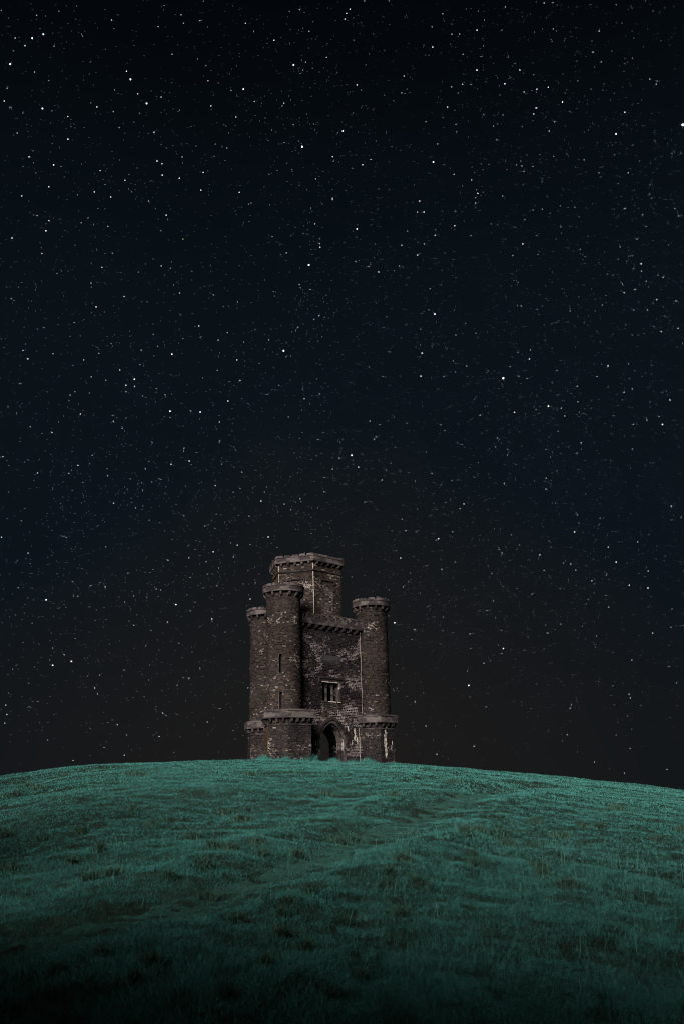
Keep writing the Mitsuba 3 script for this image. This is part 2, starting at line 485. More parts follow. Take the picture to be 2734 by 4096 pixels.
# ---- the window: three pointed lights under a square hood
note(f'{TOWER}__window', 'three-light stone window under a square hood mould')
s0, s1, z0, z1 = WIN
lw = (s1 - s0 - 0.14 * 2) / 3
tracery = sbox(s0, z0, s1, z1)
lights = []
for k in range(3):
    a0 = s0 + 0.03 + k * (lw + 0.12)
    w2 = (lw - 0.02) / 2
    lights.append(Polygon(arch(w2, z1 - 0.48, z1 - 0.07, cx=a0 + w2 + 0.01, bottom=z0 + 0.05, n=8)))
head = tracery.difference(unary_union(lights)).intersection(sbox(s0, z1 - 0.50, s1, z1 - 0.005))
pt('window__tracery_head', W_FRONT.extrude(head, -0.36, -0.20), 'dressed_dark')
for k in range(2):
    c0 = s0 + 0.03 + (k + 1) * (lw + 0.12) - 0.12
    mull = Polygon([(0, -0.36), (0.055, -0.12), (0.085, -0.12), (0.14, -0.36)])
    v = [W_FRONT.at([c0 + x for x, _ in mull.exterior.coords[:-1]], [o for _, o in mull.exterior.coords[:-1]], [zz] * 4) for zz in (z0 + 0.05, z1 - 0.5)]
    pt('window__mullion', loft(v), 'dressed_dark')
for a0, a1 in ((s0, s0 + 0.05), (s1 - 0.06, s1)):
    pt('window__jamb', W_FRONT.block(a0, a1, -0.40, -0.14, z0 + 0.04, z1 - 0.5, 0.01), 'dressed_dark')
pt('window__lintel', W_FRONT.block(s0 - 0.04, s1 + 0.03, -0.2, 0.050, z1 + 0.01, z1 + 0.22, 0.012), 'dressed_dark')
pt('window__drip_edge', W_FRONT.block(s0 + 0.02, s1 - 0.06, -0.10, 0.055, z1 - 0.055, z1 + 0.006, 0.008), 'pale_lime', label='bright white lower edge of the window lintel')
pt('window__sill', W_FRONT.block(s0 - 0.08, s1 + 0.08, -0.42, 0.10, z0 - 0.075, z0 + 0.035, 0.012), 'dressed_dark')
pt('window__sill_edge', W_FRONT.block(s0 + 0.62, s0 + 1.48, 0.06, 0.125, z0 - 0.045, z0 + 0.025, 0.008), 'pale_lime', label='bright white edge on the window sill')
pt('window__sill_edge', W_FRONT.block(s0 + 1.62, s0 + 1.98, 0.06, 0.125, z0 - 0.045, z0 + 0.025, 0.008), 'pale_lime')
for k in range(4):
    pt('window__board', W_FRONT.block(s0 + 0.085 + k * 0.10, s0 + 0.17 + k * 0.10, -0.50, -0.46, z0 + 0.06, z0 + 0.85, 0.006), 'board_wood')
hood2 = unary_union([sbox(3.60, z1 + 0.24, 6.44, z1 + 0.38), sbox(3.60, z1 - 0.06, 3.76, z1 + 0.3), sbox(6.28, z1 - 0.06, 6.44, z1 + 0.3)])
pt('window__hood_mould', W_FRONT.extrude(hood2, -0.05, 0.15), 'moulding_stone')
rng = np.random.default_rng(77)
rows = courses(rng, 4.22, 4.70, lambda z: [(4.12, 5.78)], (0.09, 0.12), (0.16, 0.3))
for r in rows:
    m, c = pick(*stones(rng, r[None], lambda s, o, z: W_FRONT.at(s, o + 0.065, z), back=-0.06), [0])
    pt('apron_panel__stone', m, 'rubble_lantern', uv=c)
put(f'{TOWER}__apron_panel', W_FRONT.block(4.08, 5.82, -0.05, 0.062, 4.18, 4.74, 0.01), 'dressed_stone', label='patch of pale repointed masonry under the window')

# ---- parapet between the turrets
def parapet(frame, i, full):
    key = numbered(f'{TOWER}__parapet', i)
    a, b = 1.30, SIDE - 1.30
    put(f'{key}__band', frame.block(a, b, -0.32, 0.35, 11.06, 11.585, 0.02), 'dressed_stone')
    put(f'{key}__walkway', frame.block(a, b, -0.34, 0.30, 11.585, 11.60, 0.004), 'moulding_stone')
    pitch, start = 0.802, 2.11
    edges = [a] + [start + pitch * k for k in range(8)] + [b]
    for k in range(9):
        m0, m1 = edges[k] + (0.17 if k else 0), edges[k + 1] - (0.15 if k < 8 else 0)
        body = frame.block(m0, m1, -0.20, 0.315, 11.603, 11.87, 0.02)
        cap = loft([frame.at([m0 - .03, m1 + .03, m1 + .03, m0 - .03], [-0.23, -0.23, o, o], [zz] * 4)[::-1] for zz, o in ((11.862, 0.36), (11.92, 0.37), (11.995, 0.24))])
        mk = put(f'{key}__merlon', body, 'dressed_stone')
        put(f'{key}__merlon_coping', cap, 'dressed_stone')
    for k in range(9):
        c = 1.81 + 0.761 * k
        corbel(frame, f'{key}__corbel', c, 0.115, 10.72, 11.055, 0.30, 'dressed_dark' if k % 3 else 'dressed_stone', WALL_O)


def corbel(frame, key, s, half, z0, z1, reach, bsdf, o0=0.0):
    """A quarter-round bracket."""
    h = z1 - z0
    prof = [(-0.08, z0)] + [(reach * (0.25 + 0.75 * math.sin(t)), z0 + h * (0.05 + 0.75 * (1 - math.cos(t)))) for t in np.linspace(0, math.pi / 2, 6)] + [(reach, z1), (-0.08, z1)]
    a = frame.at([s - half] * len(prof), [o0 + o for o, _ in prof], [z for _, z in prof])
    b = frame.at([s + half] * len(prof), [o0 + o for o, _ in prof], [z for _, z in prof])
    m = loft([a, b])
    m.fix_normals()
    put(key, m, bsdf)


parapet(W_FRONT, 0, True)
parapet(W_LEFT, 1, False)
parapet(W_BACK, 2, False)
_in = [Frame(c, 0).p[:2] for c in (P_NEAR, P_RIGHT, P_BACK)]
pt('roof', prism([CENTRE + (p - CENTRE) * 0.97 for p in _in], 10.95, 11.20), 'dressed_dark')
pt('floor', prism([CENTRE + (p - CENTRE) * 0.90 for p in _in], 3.70, 3.95), 'room_plaster')


# ---- round turrets
def polar(c, r, z):
    """(angle in degrees from -y towards +x, outward distance, height) -> points round the axis c."""
    def at(s, o, zz):
        a = np.asarray(s, float) / r
        q = r + np.asarray(o, float)
        return np.stack([c[0] + q * np.sin(a), c[1] - q * np.cos(a), np.asarray(zz, float) + 0 * a], -1)
    return at


def tangent(c, r, deg):
    a = math.radians(deg)
    return Frame((c[0] + r * math.sin(a), c[1] - r * math.cos(a)), deg)


def revolve(c, prof, n=96):
    m = trimesh.creation.revolve(np.array(prof), sections=n)
    m.apply_translation([c[0], c[1], 0])
    return m


R_T, R_C = 1.372, 1.684
TURRETS = [(P_NEAR, -16.7, 'nearest round turret, in front of the lantern room', 21), (P_RIGHT, 103.3, 'right-hand round turret with stained lower courses', 22), (P_BACK, 223.3, 'rear round turret half hidden behind the nearest one', 23)]


def arc_block(c, r0, r1, a0, a1, z0, z1, n=6):
    ang = np.radians(np.linspace(a0, a1, n))
    ring = lambda r, z: np.stack([c[0] + r * np.sin(ang), c[1] - r * np.cos(ang), np.full(n, z)], -1)
    v = np.concatenate([ring(r0, z0), ring(r1, z0), ring(r1, z1), ring(r0, z1)])
    f = []
    for k in range(n - 1):
        for b in range(4):
            i, j = b * n + k, ((b + 1) % 4) * n + k
            f += [[i, j, j + 1], [i, j + 1, i + 1]]
    e = n - 1
    f += [[0, 2 * n, n], [0, 3 * n, 2 * n], [e, n + e, 2 * n + e], [e, 2 * n + e, 3 * n + e]]
    m = trimesh.Trimesh(v, f, process=False)
    m.fix_normals()
    return m


def turret(i, c, axis, label, seed):
    rng = np.random.default_rng(seed)
    key = numbered(f'{TOWER}__turret', i)
    per = 2 * math.pi * R_T
    z0, z1 = 3.3, 13.24
    slits = []
    if i == 0:
        for deg, a, b in ((-7.0, 6.70, 8.18), (-7.0, 3.9, 5.22)):
            s = math.radians(deg) * R_T
            slits.append((s - 0.10, s + 0.10, a, b))

    def free(z):
        a, b = -per / 2, per / 2
        out, cur = [], a
        for q0, q1, qa, qb in slits:
            if qa < z < qb:
                out.append((cur, q0))
                cur = q1
        return out + [(cur, b)]

    # the mortar bed, with real slots where the slit windows are
    core = revolve(c, [(0.0, z0), (R_T, z0), (R_T, z1), (0.0, z1)], 72)
    if slits:
        import manifold3d as m3
        solid = m3.Manifold(m3.Mesh(np.asarray(core.vertices, np.float32), np.asarray(core.faces, np.uint32)))
        if solid.is_empty() or solid.volume() <= 0:
            core.merge_vertices(); core.fix_normals()
            solid = m3.Manifold(m3.Mesh(np.asarray(core.vertices, np.float32), np.asarray(core.faces, np.uint32)))
        for (q0, q1, qa, qb) in slits:
            fr = tangent(c, R_T, -7.0)
            b = m3.Manifold.cube((0.20, 0.55, qb - qa), False).translate((-0.10, -0.40, qa))
            a = -7.0
            b = b.rotate((0, 0, 180 + a)).translate((fr.p[0], fr.p[1], 0))
            solid = solid - b
        mm = solid.to_mesh()
        core = trimesh.Trimesh(mm.vert_properties[:, :3], mm.tri_verts, process=False)
    put(key, core, 'mortar_turret', label=label)
    rows = courses(rng, z0, z1 - 0.02, free, (0.10, 0.145), (0.15, 0.30))
    V, F, uv = stones(rng, rows, polar(c, R_T, 0), gap=0.022, proud=(0.0, 0.026))
    m = pick(V, F, uv, np.arange(len(rows)))
    put(f'{key}__rubble_stonework', m[0], 'rubble_turret' if i == 0 else 'rubble_sooty', uv=m[1], kind='stuff')
    for (q0, q1, qa, qb) in slits:
        fr = tangent(c, R_T, -7.0)
        put(f'{key}__slit_window', fr.block(-0.11, 0.11, -0.42, -0.36, qa - 0.02, qb + 0.02, 0.005), 'moulding_stone')
        put(f'{key}__slit_surround', fr.block(-0.16, -0.10, -0.2, 0.032, qa - 0.03, qb + 0.03, 0.01), 'dressed_dark')
    # crown
    put(f'{key}__parapet_ring', revolve(c, [(1.30, 13.225), (R_C - 0.02, 13.225), (R_C, 13.245), (R_C, 13.60), (R_C - 0.035, 13.615), (R_C - 0.035, 13.64), (R_C + 0.035, 13.665), (R_C + 0.035, 13.72), (R_C - 0.03, 13.75), (1.30, 13.75), (1.30, 13.225)]), 'dressed_stone', smooth=30)
    put(f'{key}__turret_roof', revolve(c, [(0.0, 13.5), (1.34, 13.5), (1.34, 13.62), (0, 13.75)], 48), 'dressed_dark')
    nm = 14
    for k in range(nm):
        a = axis + 360 / nm * k
        put(f'{key}__merlon', arc_block(c, 1.40, R_C - 0.03, a - 360 / nm * 0.40, a + 360 / nm * 0.40, 13.752, 13.90 + rng.uniform(-0.015, 0.015)), 'dressed_stone')
    nc = 14
    for k in range(nc):
        fr = tangent(c, R_T, axis + 360 / nc * (k + 0.5))
        corbel(fr, f'{key}__corbel', 0.0, 0.080, 12.86, 13.222, 0.26, 'dressed_dark')


for i, t in enumerate(TURRETS):
    turret(i, *t)


# ---- six-sided bastions round the turrets' feet
def hexagon(c, r, ext=None):
    out = []
    for k in range(6):
        a = math.radians(BASE - 30 + 60 * k)
        q = r * (ext or {}).get(k, 1.0)
        out.append(np.array([c[0] + q * math.sin(a), c[1] - q * math.cos(a)]))
    return out


# k counts the corners from the one that points at the camera, anticlockwise seen from above
BASTIONS = [(P_NEAR, {1: 1.36}, [-2, -1, 0, 4], 'rubble_bastion'), (P_RIGHT, {4: 1.14}, [-1, 0, 1, 2, 4], 'rubble_bastion'), (P_BACK, {}, [0, 1, 2, 3, 4, 5], 'rubble_bastion')]
R_B, R_BC = 1.63, 2.013


def bastion(i, c, ext, seed):
    rng = np.random.default_rng(seed)
    key = numbered(f'{TOWER}__bastion', i)
    h = hexagon(c, R_B, ext)
    put(key, prism(h, -0.6, 3.25), 'mortar_bastion')
    hc = hexagon(c, R_BC, {k: 1 + (v - 1) * 0.9 for k, v in ext.items()})
    ring = lambda pts, z: np.array([[p[0], p[1], z] for p in pts])
    shrink = lambda f: [c + (p - c) * f for p in hc]
    put(f'{key}__cornice', loft([ring(shrink(0.7), 3.215), ring(shrink(0.992), 3.215), ring(shrink(1), 3.235), ring(shrink(1), 3.68), ring(shrink(0.985), 3.70), ring(shrink(0.985), 3.725), ring(shrink(1.022), 3.745), ring(shrink(1.022), 3.80), ring(shrink(0.60), 3.99)]), 'dressed_stone')
    hs = [c + (p - c) * 1.045 for p in h]
    put(f'{key}__string_course', loft([ring(h, 2.66), ring(hs, 2.69), ring(hs, 2.75), ring(h, 2.80)]), 'dressed_dark')
    for k in range(6):
        p, q = h[k], h[(k + 1) % 6]
        if np.hypot(*((p + q) / 2 - CENTRE)) < np.hypot(*(c - CENTRE)) - 1.0:
            continue
        L = float(np.hypot(*(q - p)))
        w = (q - p) / L
        az = math.degrees(math.atan2(w[1], w[0]))
        fr = Frame(p, az)
        warm_lit = i == 0 and k == 4  # left face, coloured as if warm light fell on it
        rows = courses(rng, -0.3, 3.2, lambda z: [(0.0, L)], (0.10, 0.15), (0.16, 0.32))
        V, F, uv = stones(rng, rows, lambda s, o, z: fr.at(s, o, z), gap=0.024, proud=(0.0, 0.028))
        m = pick(V, F, uv, np.arange(len(rows)))
        kk = f'{key}__rubble_stonework'
        put(kk, m[0], 'rubble_warm_lit' if warm_lit else 'rubble_bastion', uv=m[1], kind='stuff', label='strip of stone on the left flank with warm light painted in' if warm_lit else None)
        if warm_lit:
            put(f'{key}__warm_lit_bed', fr.extrude(sbox(0.0, -0.5, L, 3.2), -0.02, 0.002), 'mortar_warm_lit')
        n = max(2, int(round(L / 0.5)))
        for j in range(n):
            corbel(fr, f'{key}__corbel', L * (j + 0.5) / n, 0.085, 2.86, 3.213, 0.27, 'dressed_dark')


for i, (c, ext, faces, b) in enumerate(BASTIONS):
    bastion(i, c, ext, 31 + i)
labels[f'{TOWER}__bastion'] = {'label': 'six-sided foot of the nearest turret with warm light painted on its left edge'}
labels[f'{TOWER}__bastion_001'] = {'label': 'six-sided foot of the right turret streaked with white lime'}

# ---- the lantern room
R_L = 3.117
LK = f'{TOWER}__lantern_room'
hexl = hexagon(CENTRE, R_L)
put(LK, prism(hexl, 11.0, 16.62), 'mortar_turret', label='tall hexagonal lantern room rising from the roof')
ringz = lambda pts, z: np.array([[p[0], p[1], z] for p in pts])
grow = lambda f: [CENTRE + (p - CENTRE) * f for p in hexl]
put(f'{LK}__string_course', loft([ringz(grow(1.0), 15.74), ringz(grow(1.03), 15.77), ringz(grow(1.042), 15.83), ringz(grow(1.03), 15.90), ringz(grow(1.0), 15.93)]), 'moulding_stone')
b = 3.457 / R_L
put(f'{LK}__parapet_band', loft([ringz(grow(0.9), 16.60), ringz(grow(b - 0.005), 16.60), ringz(grow(b), 16.62), ringz(grow(b), 16.98), ringz(grow(b - 0.008), 16.995), ringz(grow(b - 0.008), 17.02), ringz(grow(b + 0.012), 17.04), ringz(grow(b + 0.012), 17.09), ringz(grow(b - 0.01), 17.12), ringz(grow(0.9), 17.12)]), 'dressed_stone')
put(f'{LK}__lantern_roof', loft([ringz(grow(0.97), 16.7), ringz(grow(0.97), 17.0), ringz(grow(0.05), 17.2)]), 'dressed_dark')
rng = np.random.default_rng(55)
BLIND = dict(a=0.46, spring=3.10, apex=3.70)
for k in range(6):
    p, q = hexl[k], hexl[(k + 1) % 6]
    L = float(np.hypot(*(q - p)))
    w = (q - p) / L
    fr = Frame(p, math.degrees(math.atan2(w[1], w[0])))
    warm_lit = k == 4  # left side of the room, warm light painted into its stone
    mid = L / 2
    hole = Polygon(arch(0.46, 14.05, 14.74, off=0.20, cx=mid, bottom=11.1))
    recess = Polygon(arch(0.46, 14.05, 14.74, cx=mid, bottom=11.1))

    def free(z):
        cut = LineString([(0, z), (L, z)]).difference(hole)
        return [(g.coords[0][0], g.coords[-1][0]) for g in getattr(cut, 'geoms', [cut]) if g.length > 0.05]

    rows = courses(rng, 11.15, 16.6, free, (0.11, 0.16), (0.17, 0.38))
    V, F, uv = stones(rng, rows, lambda s, o, z: fr.at(s, o, z), gap=0.024, proud=(0.005, 0.035))
    m = pick(V, F, uv, np.arange(len(rows)))
    put(f'{LK}__rubble_stonework', m[0], 'rubble_warm_lit' if warm_lit else 'rubble_lantern', uv=m[1], kind='stuff', label='stonework on the left flank of the lantern room with warm light painted in' if warm_lit else None)
    if warm_lit:
        put(f'{LK}__warm_lit_bed', fr.extrude(sbox(0.0, 11.1, L, 16.58), -0.02, 0.002), 'mortar_warm_lit')
    # a blocked pointed window with a stone surround; its filling is laid behind the wall face
    def inner(z):
        cut = LineString([(0, z), (L, z)]).intersection(recess)
        return [(g.coords[0][0], g.coords[-1][0]) for g in getattr(cut, 'geoms', [cut]) if g.length > 0.05]
    rows = courses(rng, 11.15, 14.70, inner, (0.16, 0.24), (0.22, 0.45))
    V, F, uv = stones(rng, rows, lambda s, o, z: fr.at(s, o, z), gap=0.024, proud=(-0.004, 0.010), back=-0.05)
    m = pick(V, F, uv, np.arange(len(rows)))
    put(f'{LK}__blocked_window', m[0], 'rubble_blocked', uv=m[1], kind='stuff')
    ringp = hole.difference(recess)
    cc = np.array([mid, 14.05])
    cuts = []
    for sgn in (-1, 1):
        angs = np.linspace(0, math.pi / 2, 6)
        for j in range(5):
            cuts.append(Polygon([cc, cc + 9 * np.array([sgn * math.cos(angs[j]), math.sin(angs[j])]), cc + 9 * np.array([sgn * math.cos(angs[j + 1]), math.sin(angs[j + 1])])]))
        z = 14.05
        while z > 11.2:
            z2 = z - rng.uniform(0.2, 0.34)
            cuts.append(sbox(mid if sgn > 0 else mid - 9, z2, mid + 9 if sgn > 0 else mid, z))
            z = z2
    for qq in cuts:
        g = ringp.intersection(qq).buffer(-0.011, join_style=2)
        if g.area > 0.003:
            put(f'{LK}__surround_stone', fr.extrude(g, -0.05, 0.035 + rng.uniform(0, 0.02)), 'dressed_stone' if rng.random() < 0.75 else 'dressed_dark')
    hm = unary_union([sbox(mid - 0.86, 15.06, mid + 0.84, 15.17), sbox(mid - 0.86, 14.80, mid - 0.73, 15.12), sbox(mid + 0.71, 14.80, mid + 0.84, 15.12)])
    put(f'{LK}__hood_mould', fr.extrude(hm, -0.03, 0.13), 'moulding_stone')
    for j in range(5):
        corbel(fr, f'{LK}__corbel', L * (j + 0.5) / 5, 0.085, 16.32, 16.597, 0.25, 'dressed_dark' if (j + k) % 4 else 'dressed_stone')
    pb, qb = CENTRE + (p - CENTRE) * (b - 0.02), CENTRE + (q - CENTRE) * (b - 0.02)
    Lb = float(np.hypot(*(qb - pb)))
    frb = Frame(pb, math.degrees(math.atan2(w[1], w[0])))
    nm = 5
    for j in range(nm):
        a0, a1 = Lb * j / nm + (0.07 if j else 0.02), Lb * (j + 1) / nm - (0.07 if j < nm - 1 else 0.02)
        put(f'{LK}__merlon', frb.block(a0, a1, -0.24, 0.0, 17.122, 17.27 + rng.uniform(-0.02, 0.02), 0.015), 'dressed_stone')
matt('rubble_blocked', rubble((0.085, 0.075, 0.082), (0.21, 0.182, 0.195), (0.22, 0.175, 0.16), 0.2, 0.4, None, 0.10, 1.0))


# ---- pale vertical strips at the corners and joints
def strip(pos, z0, z1, half, bsdf, key, label=None):
    v = [np.array([[pos[0] + half * math.cos(a), pos[1] + half * math.sin(a), z] for a in np.linspace(0, 2 * math.pi, 7)[:-1]]) for z in (z0, z1)]
    put(f'{TOWER}__{key}', loft(v), bsdf, label=label)


k0 = CENTRE + (hexl[0] - CENTRE) * 1.006
strip(k0, 11.5, 15.73, 0.024, 'pale_lime', 'corner_strip', 'thin white strip down the front corner of the lantern room')
strip(k0, 15.94, 16.45, 0.024, 'pale_lime', 'corner_strip')
strip(CENTRE + (hexl[5] - CENTRE) * 1.006, 11.5, 15.73, 0.022, 'pale_lime', 'corner_strip')
strip(CENTRE + (hexl[5] - CENTRE) * 1.006, 15.94, 16.45, 0.022, 'pale_lime', 'corner_strip')
strip(W_FRONT.at(8.44, 0.10, 0)[:2], 3.95, 10.95, 0.014, 'pipe_metal', 'rain_pipe', 'thin pale pipe where the front wall meets the right turret')
strip(W_FRONT.at(8.03, 0.10, 0)[:2], -0.2, 2.85, 0.020, 'pipe_metal', 'rain_pipe', 'rusty thin pipe beside the right bastion')

# ------------------------------------------------------------------ grass
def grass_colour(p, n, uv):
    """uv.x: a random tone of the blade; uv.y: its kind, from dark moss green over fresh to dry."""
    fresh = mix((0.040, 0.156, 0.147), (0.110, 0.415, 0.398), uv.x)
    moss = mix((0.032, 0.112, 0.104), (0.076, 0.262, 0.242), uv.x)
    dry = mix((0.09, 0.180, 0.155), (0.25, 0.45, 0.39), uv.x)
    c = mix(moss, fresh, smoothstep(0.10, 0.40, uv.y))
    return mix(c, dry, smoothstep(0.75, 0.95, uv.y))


def tussock_colour(p, n, uv):
    """Tussock blades: duller and browner than the meadow grass."""
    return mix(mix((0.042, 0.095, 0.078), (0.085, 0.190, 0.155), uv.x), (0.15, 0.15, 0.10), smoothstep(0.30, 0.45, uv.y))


matt('tussock_blade', tussock_colour)
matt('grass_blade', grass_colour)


def blades(rng, x, y, h, w, kind, bend=0.5, segs=2):
    n = len(x)
    z = terrain(x, y) - 0.02
    a = rng.uniform(0, 2 * np.pi, n)
    lean = np.abs(rng.normal(0, bend, n)) * h
    la = rng.uniform(0, 2 * np.pi, n)
    sx, sy = np.cos(a) * w / 2, np.sin(a) * w / 2
    lx, ly = np.cos(la) * lean, np.sin(la) * lean
    base = np.stack([x, y, z], 1)
    side = np.stack([sx, sy, 0 * sx], 1)
    tip = base + np.stack([lx, ly, h * (1 - 0.25 * np.minimum(lean / h, 1.5))], 1)
    if segs == 1:
        V = np.stack([base - side, base + side, tip], 1)
        F = np.array([[0, 1, 2]])
    else:
        mid = base + np.stack([lx * 0.3, ly * 0.3, h * 0.58], 1)
        V = np.stack([base - side, base + side, mid + side * 0.75, mid - side * 0.75, tip], 1)
        F = np.array([[0, 1, 2], [0, 2, 3], [3, 2, 4]])
    k = V.shape[1]
    tone = rng.random(n)
    uv = np.repeat(np.stack([tone, kind], 1), k, axis=0)
    return V.reshape(-1, 3), (np.arange(n)[:, None, None] * k + F).reshape(-1, 3), uv


def scatter(rng, r0, r1, n, amax=27.0):
    r = np.sqrt(rng.uniform(r0 * r0, r1 * r1, n))
    a = np.radians(rng.uniform(-amax, amax, n))
    return r * np.sin(a), r * np.cos(a)


HULL = Polygon([*hexagon(P_NEAR, R_B + 0.05), *hexagon(P_RIGHT, R_B + 0.05), *hexagon(P_BACK, R_B + 0.05)]).convex_hull


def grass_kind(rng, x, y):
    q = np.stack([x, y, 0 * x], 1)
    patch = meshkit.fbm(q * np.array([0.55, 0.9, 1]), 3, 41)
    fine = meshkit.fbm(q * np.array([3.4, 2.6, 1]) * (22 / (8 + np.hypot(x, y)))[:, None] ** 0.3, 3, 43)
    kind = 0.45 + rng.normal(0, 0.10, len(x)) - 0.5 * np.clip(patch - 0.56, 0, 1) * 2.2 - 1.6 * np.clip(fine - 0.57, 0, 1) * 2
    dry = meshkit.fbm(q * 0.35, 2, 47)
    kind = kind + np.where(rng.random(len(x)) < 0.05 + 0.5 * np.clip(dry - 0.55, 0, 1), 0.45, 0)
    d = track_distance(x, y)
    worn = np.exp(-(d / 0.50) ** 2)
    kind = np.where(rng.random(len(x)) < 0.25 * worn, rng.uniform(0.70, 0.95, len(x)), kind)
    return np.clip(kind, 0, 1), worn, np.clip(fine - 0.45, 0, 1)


rng = np.random.default_rng(101)
parts = []
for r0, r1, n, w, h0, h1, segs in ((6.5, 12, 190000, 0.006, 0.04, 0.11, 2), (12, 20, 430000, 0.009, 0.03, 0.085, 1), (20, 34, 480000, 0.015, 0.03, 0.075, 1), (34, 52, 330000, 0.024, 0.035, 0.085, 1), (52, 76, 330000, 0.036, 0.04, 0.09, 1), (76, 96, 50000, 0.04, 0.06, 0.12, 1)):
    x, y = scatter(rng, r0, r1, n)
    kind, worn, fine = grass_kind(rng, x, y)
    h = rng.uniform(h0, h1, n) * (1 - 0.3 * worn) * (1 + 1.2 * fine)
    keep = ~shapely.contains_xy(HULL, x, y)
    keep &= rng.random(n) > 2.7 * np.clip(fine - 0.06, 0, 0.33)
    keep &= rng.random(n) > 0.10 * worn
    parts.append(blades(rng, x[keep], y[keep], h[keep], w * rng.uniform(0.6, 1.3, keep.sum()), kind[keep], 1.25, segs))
# long stems, mostly on the right of the foreground
x, y = scatter(rng, 9, 22, 3600, 24)
keep = rng.random(len(x)) < np.clip(0.25 + 0.06 * x, 0.06, 1) * meshkit.fbm(np.stack([x, y, 0 * x], 1) * 0.5, 2, 71) * 1.6
x, y = x[keep], y[keep]
parts.append(blades(rng, x, y, rng.uniform(0.2, 0.5, len(x)), rng.uniform(0.004, 0.008, len(x)), rng.uniform(0.35, 1.0, len(x)), 0.30, 2))
# rough growth round the tower's foot
line = HULL.exterior
m = 34000
dist = rng.exponential(0.38, m)
t = rng.uniform(0, line.length, m)
clump = meshkit.fbm(np.stack([t * 0.9, dist, 0 * t], 1), 3, 91)
q = np.array([line.interpolate(v).coords[0] for v in t])
out = q - CENTRE
out /= np.linalg.norm(out, axis=1, keepdims=True)
x, y = (q + out * dist[:, None]).T
hh = rng.uniform(0.12, 0.42, m) + 1.9 * np.clip(clump - 0.50, 0, 1) * np.exp(-dist)
parts.append(blades(rng, x, y, hh, rng.uniform(0.022, 0.05, m), np.clip(rng.normal(0.30, 0.18, m) + 0.5 * (rng.random(m) < 0.12), 0, 1), 0.45, 1))
V = np.concatenate([p[0] for p in parts])
offs = np.cumsum([0] + [len(p[0]) for p in parts[:-1]])
F = np.concatenate([p[1] + o for p, o in zip(parts, offs)])
UV = np.concatenate([p[2] for p in parts])
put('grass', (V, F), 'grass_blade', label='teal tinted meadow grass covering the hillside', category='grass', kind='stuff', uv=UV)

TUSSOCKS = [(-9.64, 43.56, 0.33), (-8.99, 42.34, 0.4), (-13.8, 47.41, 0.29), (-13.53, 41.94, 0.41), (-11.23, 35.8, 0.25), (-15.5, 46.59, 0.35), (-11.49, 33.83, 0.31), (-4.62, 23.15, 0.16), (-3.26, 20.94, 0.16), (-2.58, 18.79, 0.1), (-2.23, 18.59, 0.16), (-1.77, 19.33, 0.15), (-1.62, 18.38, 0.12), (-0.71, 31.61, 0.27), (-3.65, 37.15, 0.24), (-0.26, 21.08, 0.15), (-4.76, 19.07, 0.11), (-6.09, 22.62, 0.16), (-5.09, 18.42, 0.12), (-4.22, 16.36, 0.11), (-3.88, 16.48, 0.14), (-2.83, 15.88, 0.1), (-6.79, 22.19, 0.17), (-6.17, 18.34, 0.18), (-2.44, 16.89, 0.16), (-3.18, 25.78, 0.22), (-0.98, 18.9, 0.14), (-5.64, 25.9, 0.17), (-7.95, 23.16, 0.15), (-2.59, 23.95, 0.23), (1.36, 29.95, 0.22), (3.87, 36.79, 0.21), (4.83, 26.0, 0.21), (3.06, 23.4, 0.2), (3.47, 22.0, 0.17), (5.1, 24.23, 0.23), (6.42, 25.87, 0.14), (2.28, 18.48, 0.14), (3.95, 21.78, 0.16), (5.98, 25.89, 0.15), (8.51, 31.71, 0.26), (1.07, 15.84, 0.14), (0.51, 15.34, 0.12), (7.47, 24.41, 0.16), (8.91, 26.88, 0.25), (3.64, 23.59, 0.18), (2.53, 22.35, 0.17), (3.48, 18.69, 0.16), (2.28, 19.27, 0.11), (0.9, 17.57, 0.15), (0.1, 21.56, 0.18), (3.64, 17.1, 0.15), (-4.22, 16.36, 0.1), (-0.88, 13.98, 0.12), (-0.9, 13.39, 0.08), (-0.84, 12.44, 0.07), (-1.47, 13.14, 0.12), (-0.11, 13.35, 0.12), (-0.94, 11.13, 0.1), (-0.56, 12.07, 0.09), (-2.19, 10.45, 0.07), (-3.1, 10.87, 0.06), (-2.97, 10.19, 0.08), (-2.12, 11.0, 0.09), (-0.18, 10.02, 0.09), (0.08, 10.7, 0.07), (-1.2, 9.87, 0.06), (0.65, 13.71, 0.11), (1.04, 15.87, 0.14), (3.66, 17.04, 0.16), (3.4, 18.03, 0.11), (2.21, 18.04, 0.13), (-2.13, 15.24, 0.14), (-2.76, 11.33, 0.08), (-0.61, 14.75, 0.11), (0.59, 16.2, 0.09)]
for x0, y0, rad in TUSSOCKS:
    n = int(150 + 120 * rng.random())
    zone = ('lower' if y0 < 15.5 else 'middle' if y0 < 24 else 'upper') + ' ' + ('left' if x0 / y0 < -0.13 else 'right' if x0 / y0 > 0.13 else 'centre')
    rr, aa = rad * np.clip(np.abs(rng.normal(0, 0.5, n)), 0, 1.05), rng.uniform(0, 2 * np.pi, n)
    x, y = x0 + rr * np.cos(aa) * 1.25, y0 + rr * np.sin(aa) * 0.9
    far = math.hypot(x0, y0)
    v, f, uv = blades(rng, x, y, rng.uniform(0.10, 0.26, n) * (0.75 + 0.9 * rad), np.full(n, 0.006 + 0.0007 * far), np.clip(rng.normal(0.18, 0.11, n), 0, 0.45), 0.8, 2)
    put('grass_tussock', (v, f), 'tussock_blade', label=f'dark coarse tussock on the {zone} of the hillside', category='tussock', group=f'dark tussocks on the {zone} of the hillside', kind='thing', uv=uv)

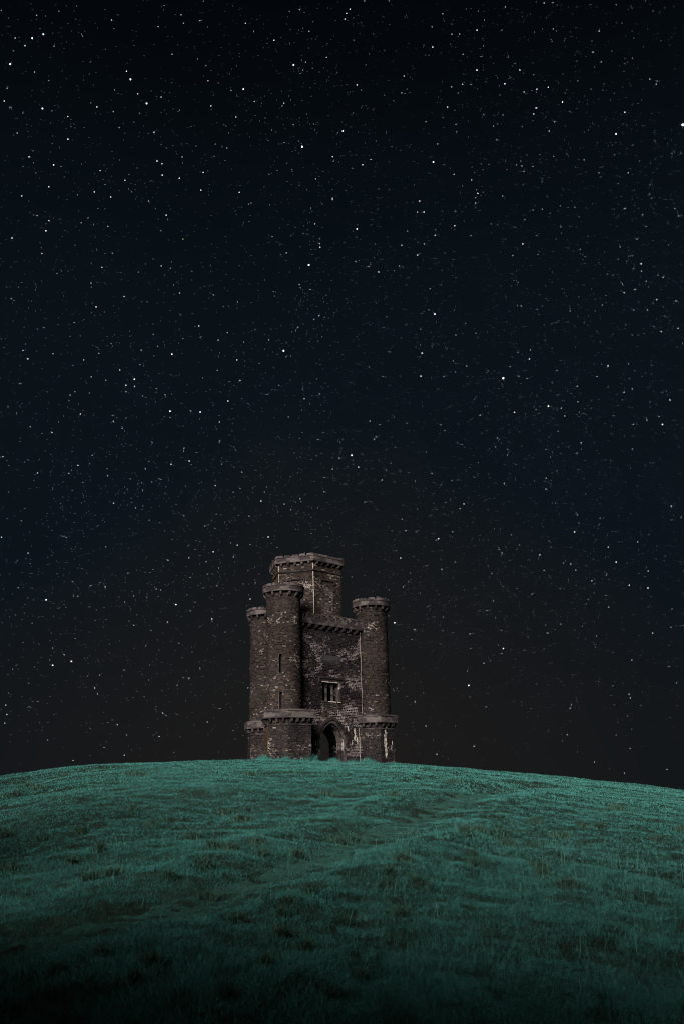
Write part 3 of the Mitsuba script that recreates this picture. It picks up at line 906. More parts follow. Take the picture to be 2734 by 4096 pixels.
# ------------------------------------------------------------------ unseen trees, added outside the frame to darken the near slope
matt('bark', lambda p, n, uv: mix((0.05, 0.04, 0.03), (0.12, 0.10, 0.08), fbm(p.x * 6.0, p.y * 6.0, p.z * 1.5, 3)))
matt('tree_leaf', lambda p, n, uv: mix((0.02, 0.05, 0.03), (0.05, 0.11, 0.06), uv.x))


def tree(x, y, height, crown, seed, label):
    rng = np.random.default_rng(seed)
    g = float(terrain(x, y, False))
    key = numbered('broadleaf_tree', len([k for k in labels if k.startswith('broadleaf_tree')]))
    note(key, label, 'tree', 'unseen trees added for their shade')
    def tube(pts, rad, n=8):
        rings = []
        for p, r in zip(pts, rad):
            rings.append(np.array([[p[0] + r * math.cos(a), p[1] + r * math.sin(a), p[2]] for a in np.linspace(0, 2 * math.pi, n + 1)[:-1]]))
        return loft(rings)
    top = np.array([x + rng.normal(0, .4), y + rng.normal(0, .4), g + height * 0.8])
    put(f'{key}__trunk', tube([(x, y, g - .3), (x, y, g + height * .35), top], [0.03 * height, 0.02 * height, 0.006 * height]), 'bark')
    tips = []
    for k in range(11):
        t = rng.uniform(0.28, 0.75)
        a = rng.uniform(0, 2 * math.pi)
        l = crown * rng.uniform(0.45, 0.8)
        s = np.array([x, y, g + height * t])
        e = s + np.array([l * math.cos(a), l * math.sin(a), height * rng.uniform(0.06, 0.22)])
        put(f'{key}__limb', tube([s, (s + e) / 2 + [0, 0, .2], e], [0.010 * height, 0.006 * height, 0.002 * height], 6), 'bark')
        tips.append(e)
    n = 10000
    hub = rng.normal(0, 1, (46, 3))
    hub = hub / np.linalg.norm(hub, axis=1, keepdims=True) * (rng.random(46) ** 0.4)[:, None] * np.array([crown * 0.80, crown * 0.80, height * 0.38]) + np.array([x, y, g + height * 0.57])
    c = np.vstack([hub, tips])[rng.integers(0, 46 + len(tips), n)]
    u = rng.normal(0, 1, (n, 3))
    pos = c + u / np.linalg.norm(u, axis=1, keepdims=True) * (rng.random(n) ** 0.4)[:, None] * crown * 0.34
    d1 = rng.normal(0, 1, (n, 3)); d1 /= np.linalg.norm(d1, axis=1, keepdims=True)
    d2 = np.cross(d1, rng.normal(0, 1, (n, 3))); d2 /= np.linalg.norm(d2, axis=1, keepdims=True)
    s = rng.uniform(0.16, 0.28, n)[:, None]
    v = np.stack([pos - d1 * s, pos + d2 * s * .6, pos + d1 * s, pos - d2 * s * .6], 1).reshape(-1, 3)
    f = (np.arange(n)[:, None, None] * 4 + np.array([[0, 1, 2], [0, 2, 3]])).reshape(-1, 3)
    put(f'{key}__crown', (v, f), 'tree_leaf', uv=np.repeat(rng.random((n, 2)), 4, axis=0))


for _x, _y, _h, _c, _s, _l in (
        (-8.5, 3.0, 9.5, 3.8, 201, 'added unseen tree on the left, nearest the photographer'),
        (-3.5, -4.5, 16.5, 4.3, 202, 'added unseen tree right behind the photographer'),
        (-13.5, 10.5, 12.0, 4.3, 203, 'added unseen tree at the left edge of the near slope'),
        (3.0, -6.5, 17.0, 4.5, 204, 'added unseen tree behind the photographer, just right of the middle'),
        (-19.5, 21.0, 12.0, 4.4, 205, 'added unseen tree beyond the left edge, third farthest out'),
        (-26.0, 33.0, 12.5, 4.6, 209, 'added unseen tree beyond the left edge, second farthest out'),
        (-32.0, 45.0, 12.5, 4.6, 210, 'added unseen tree farthest out beyond the left edge'),
        (-8.5, -8.5, 17.0, 4.8, 206, 'added unseen tree in the second row on the left'),
        (0.0, -13.0, 22.5, 5.2, 211, 'tallest added unseen tree, in the second row behind the photographer'),
        (8.5, -5.5, 19.5, 5.0, 207, 'added unseen tree behind the photographer on the right'),
        (12.5, 1.5, 16.0, 4.4, 212, 'added unseen tree off to the right of the near slope')):
    tree(_x, _y, _h, _c, _s, _l)


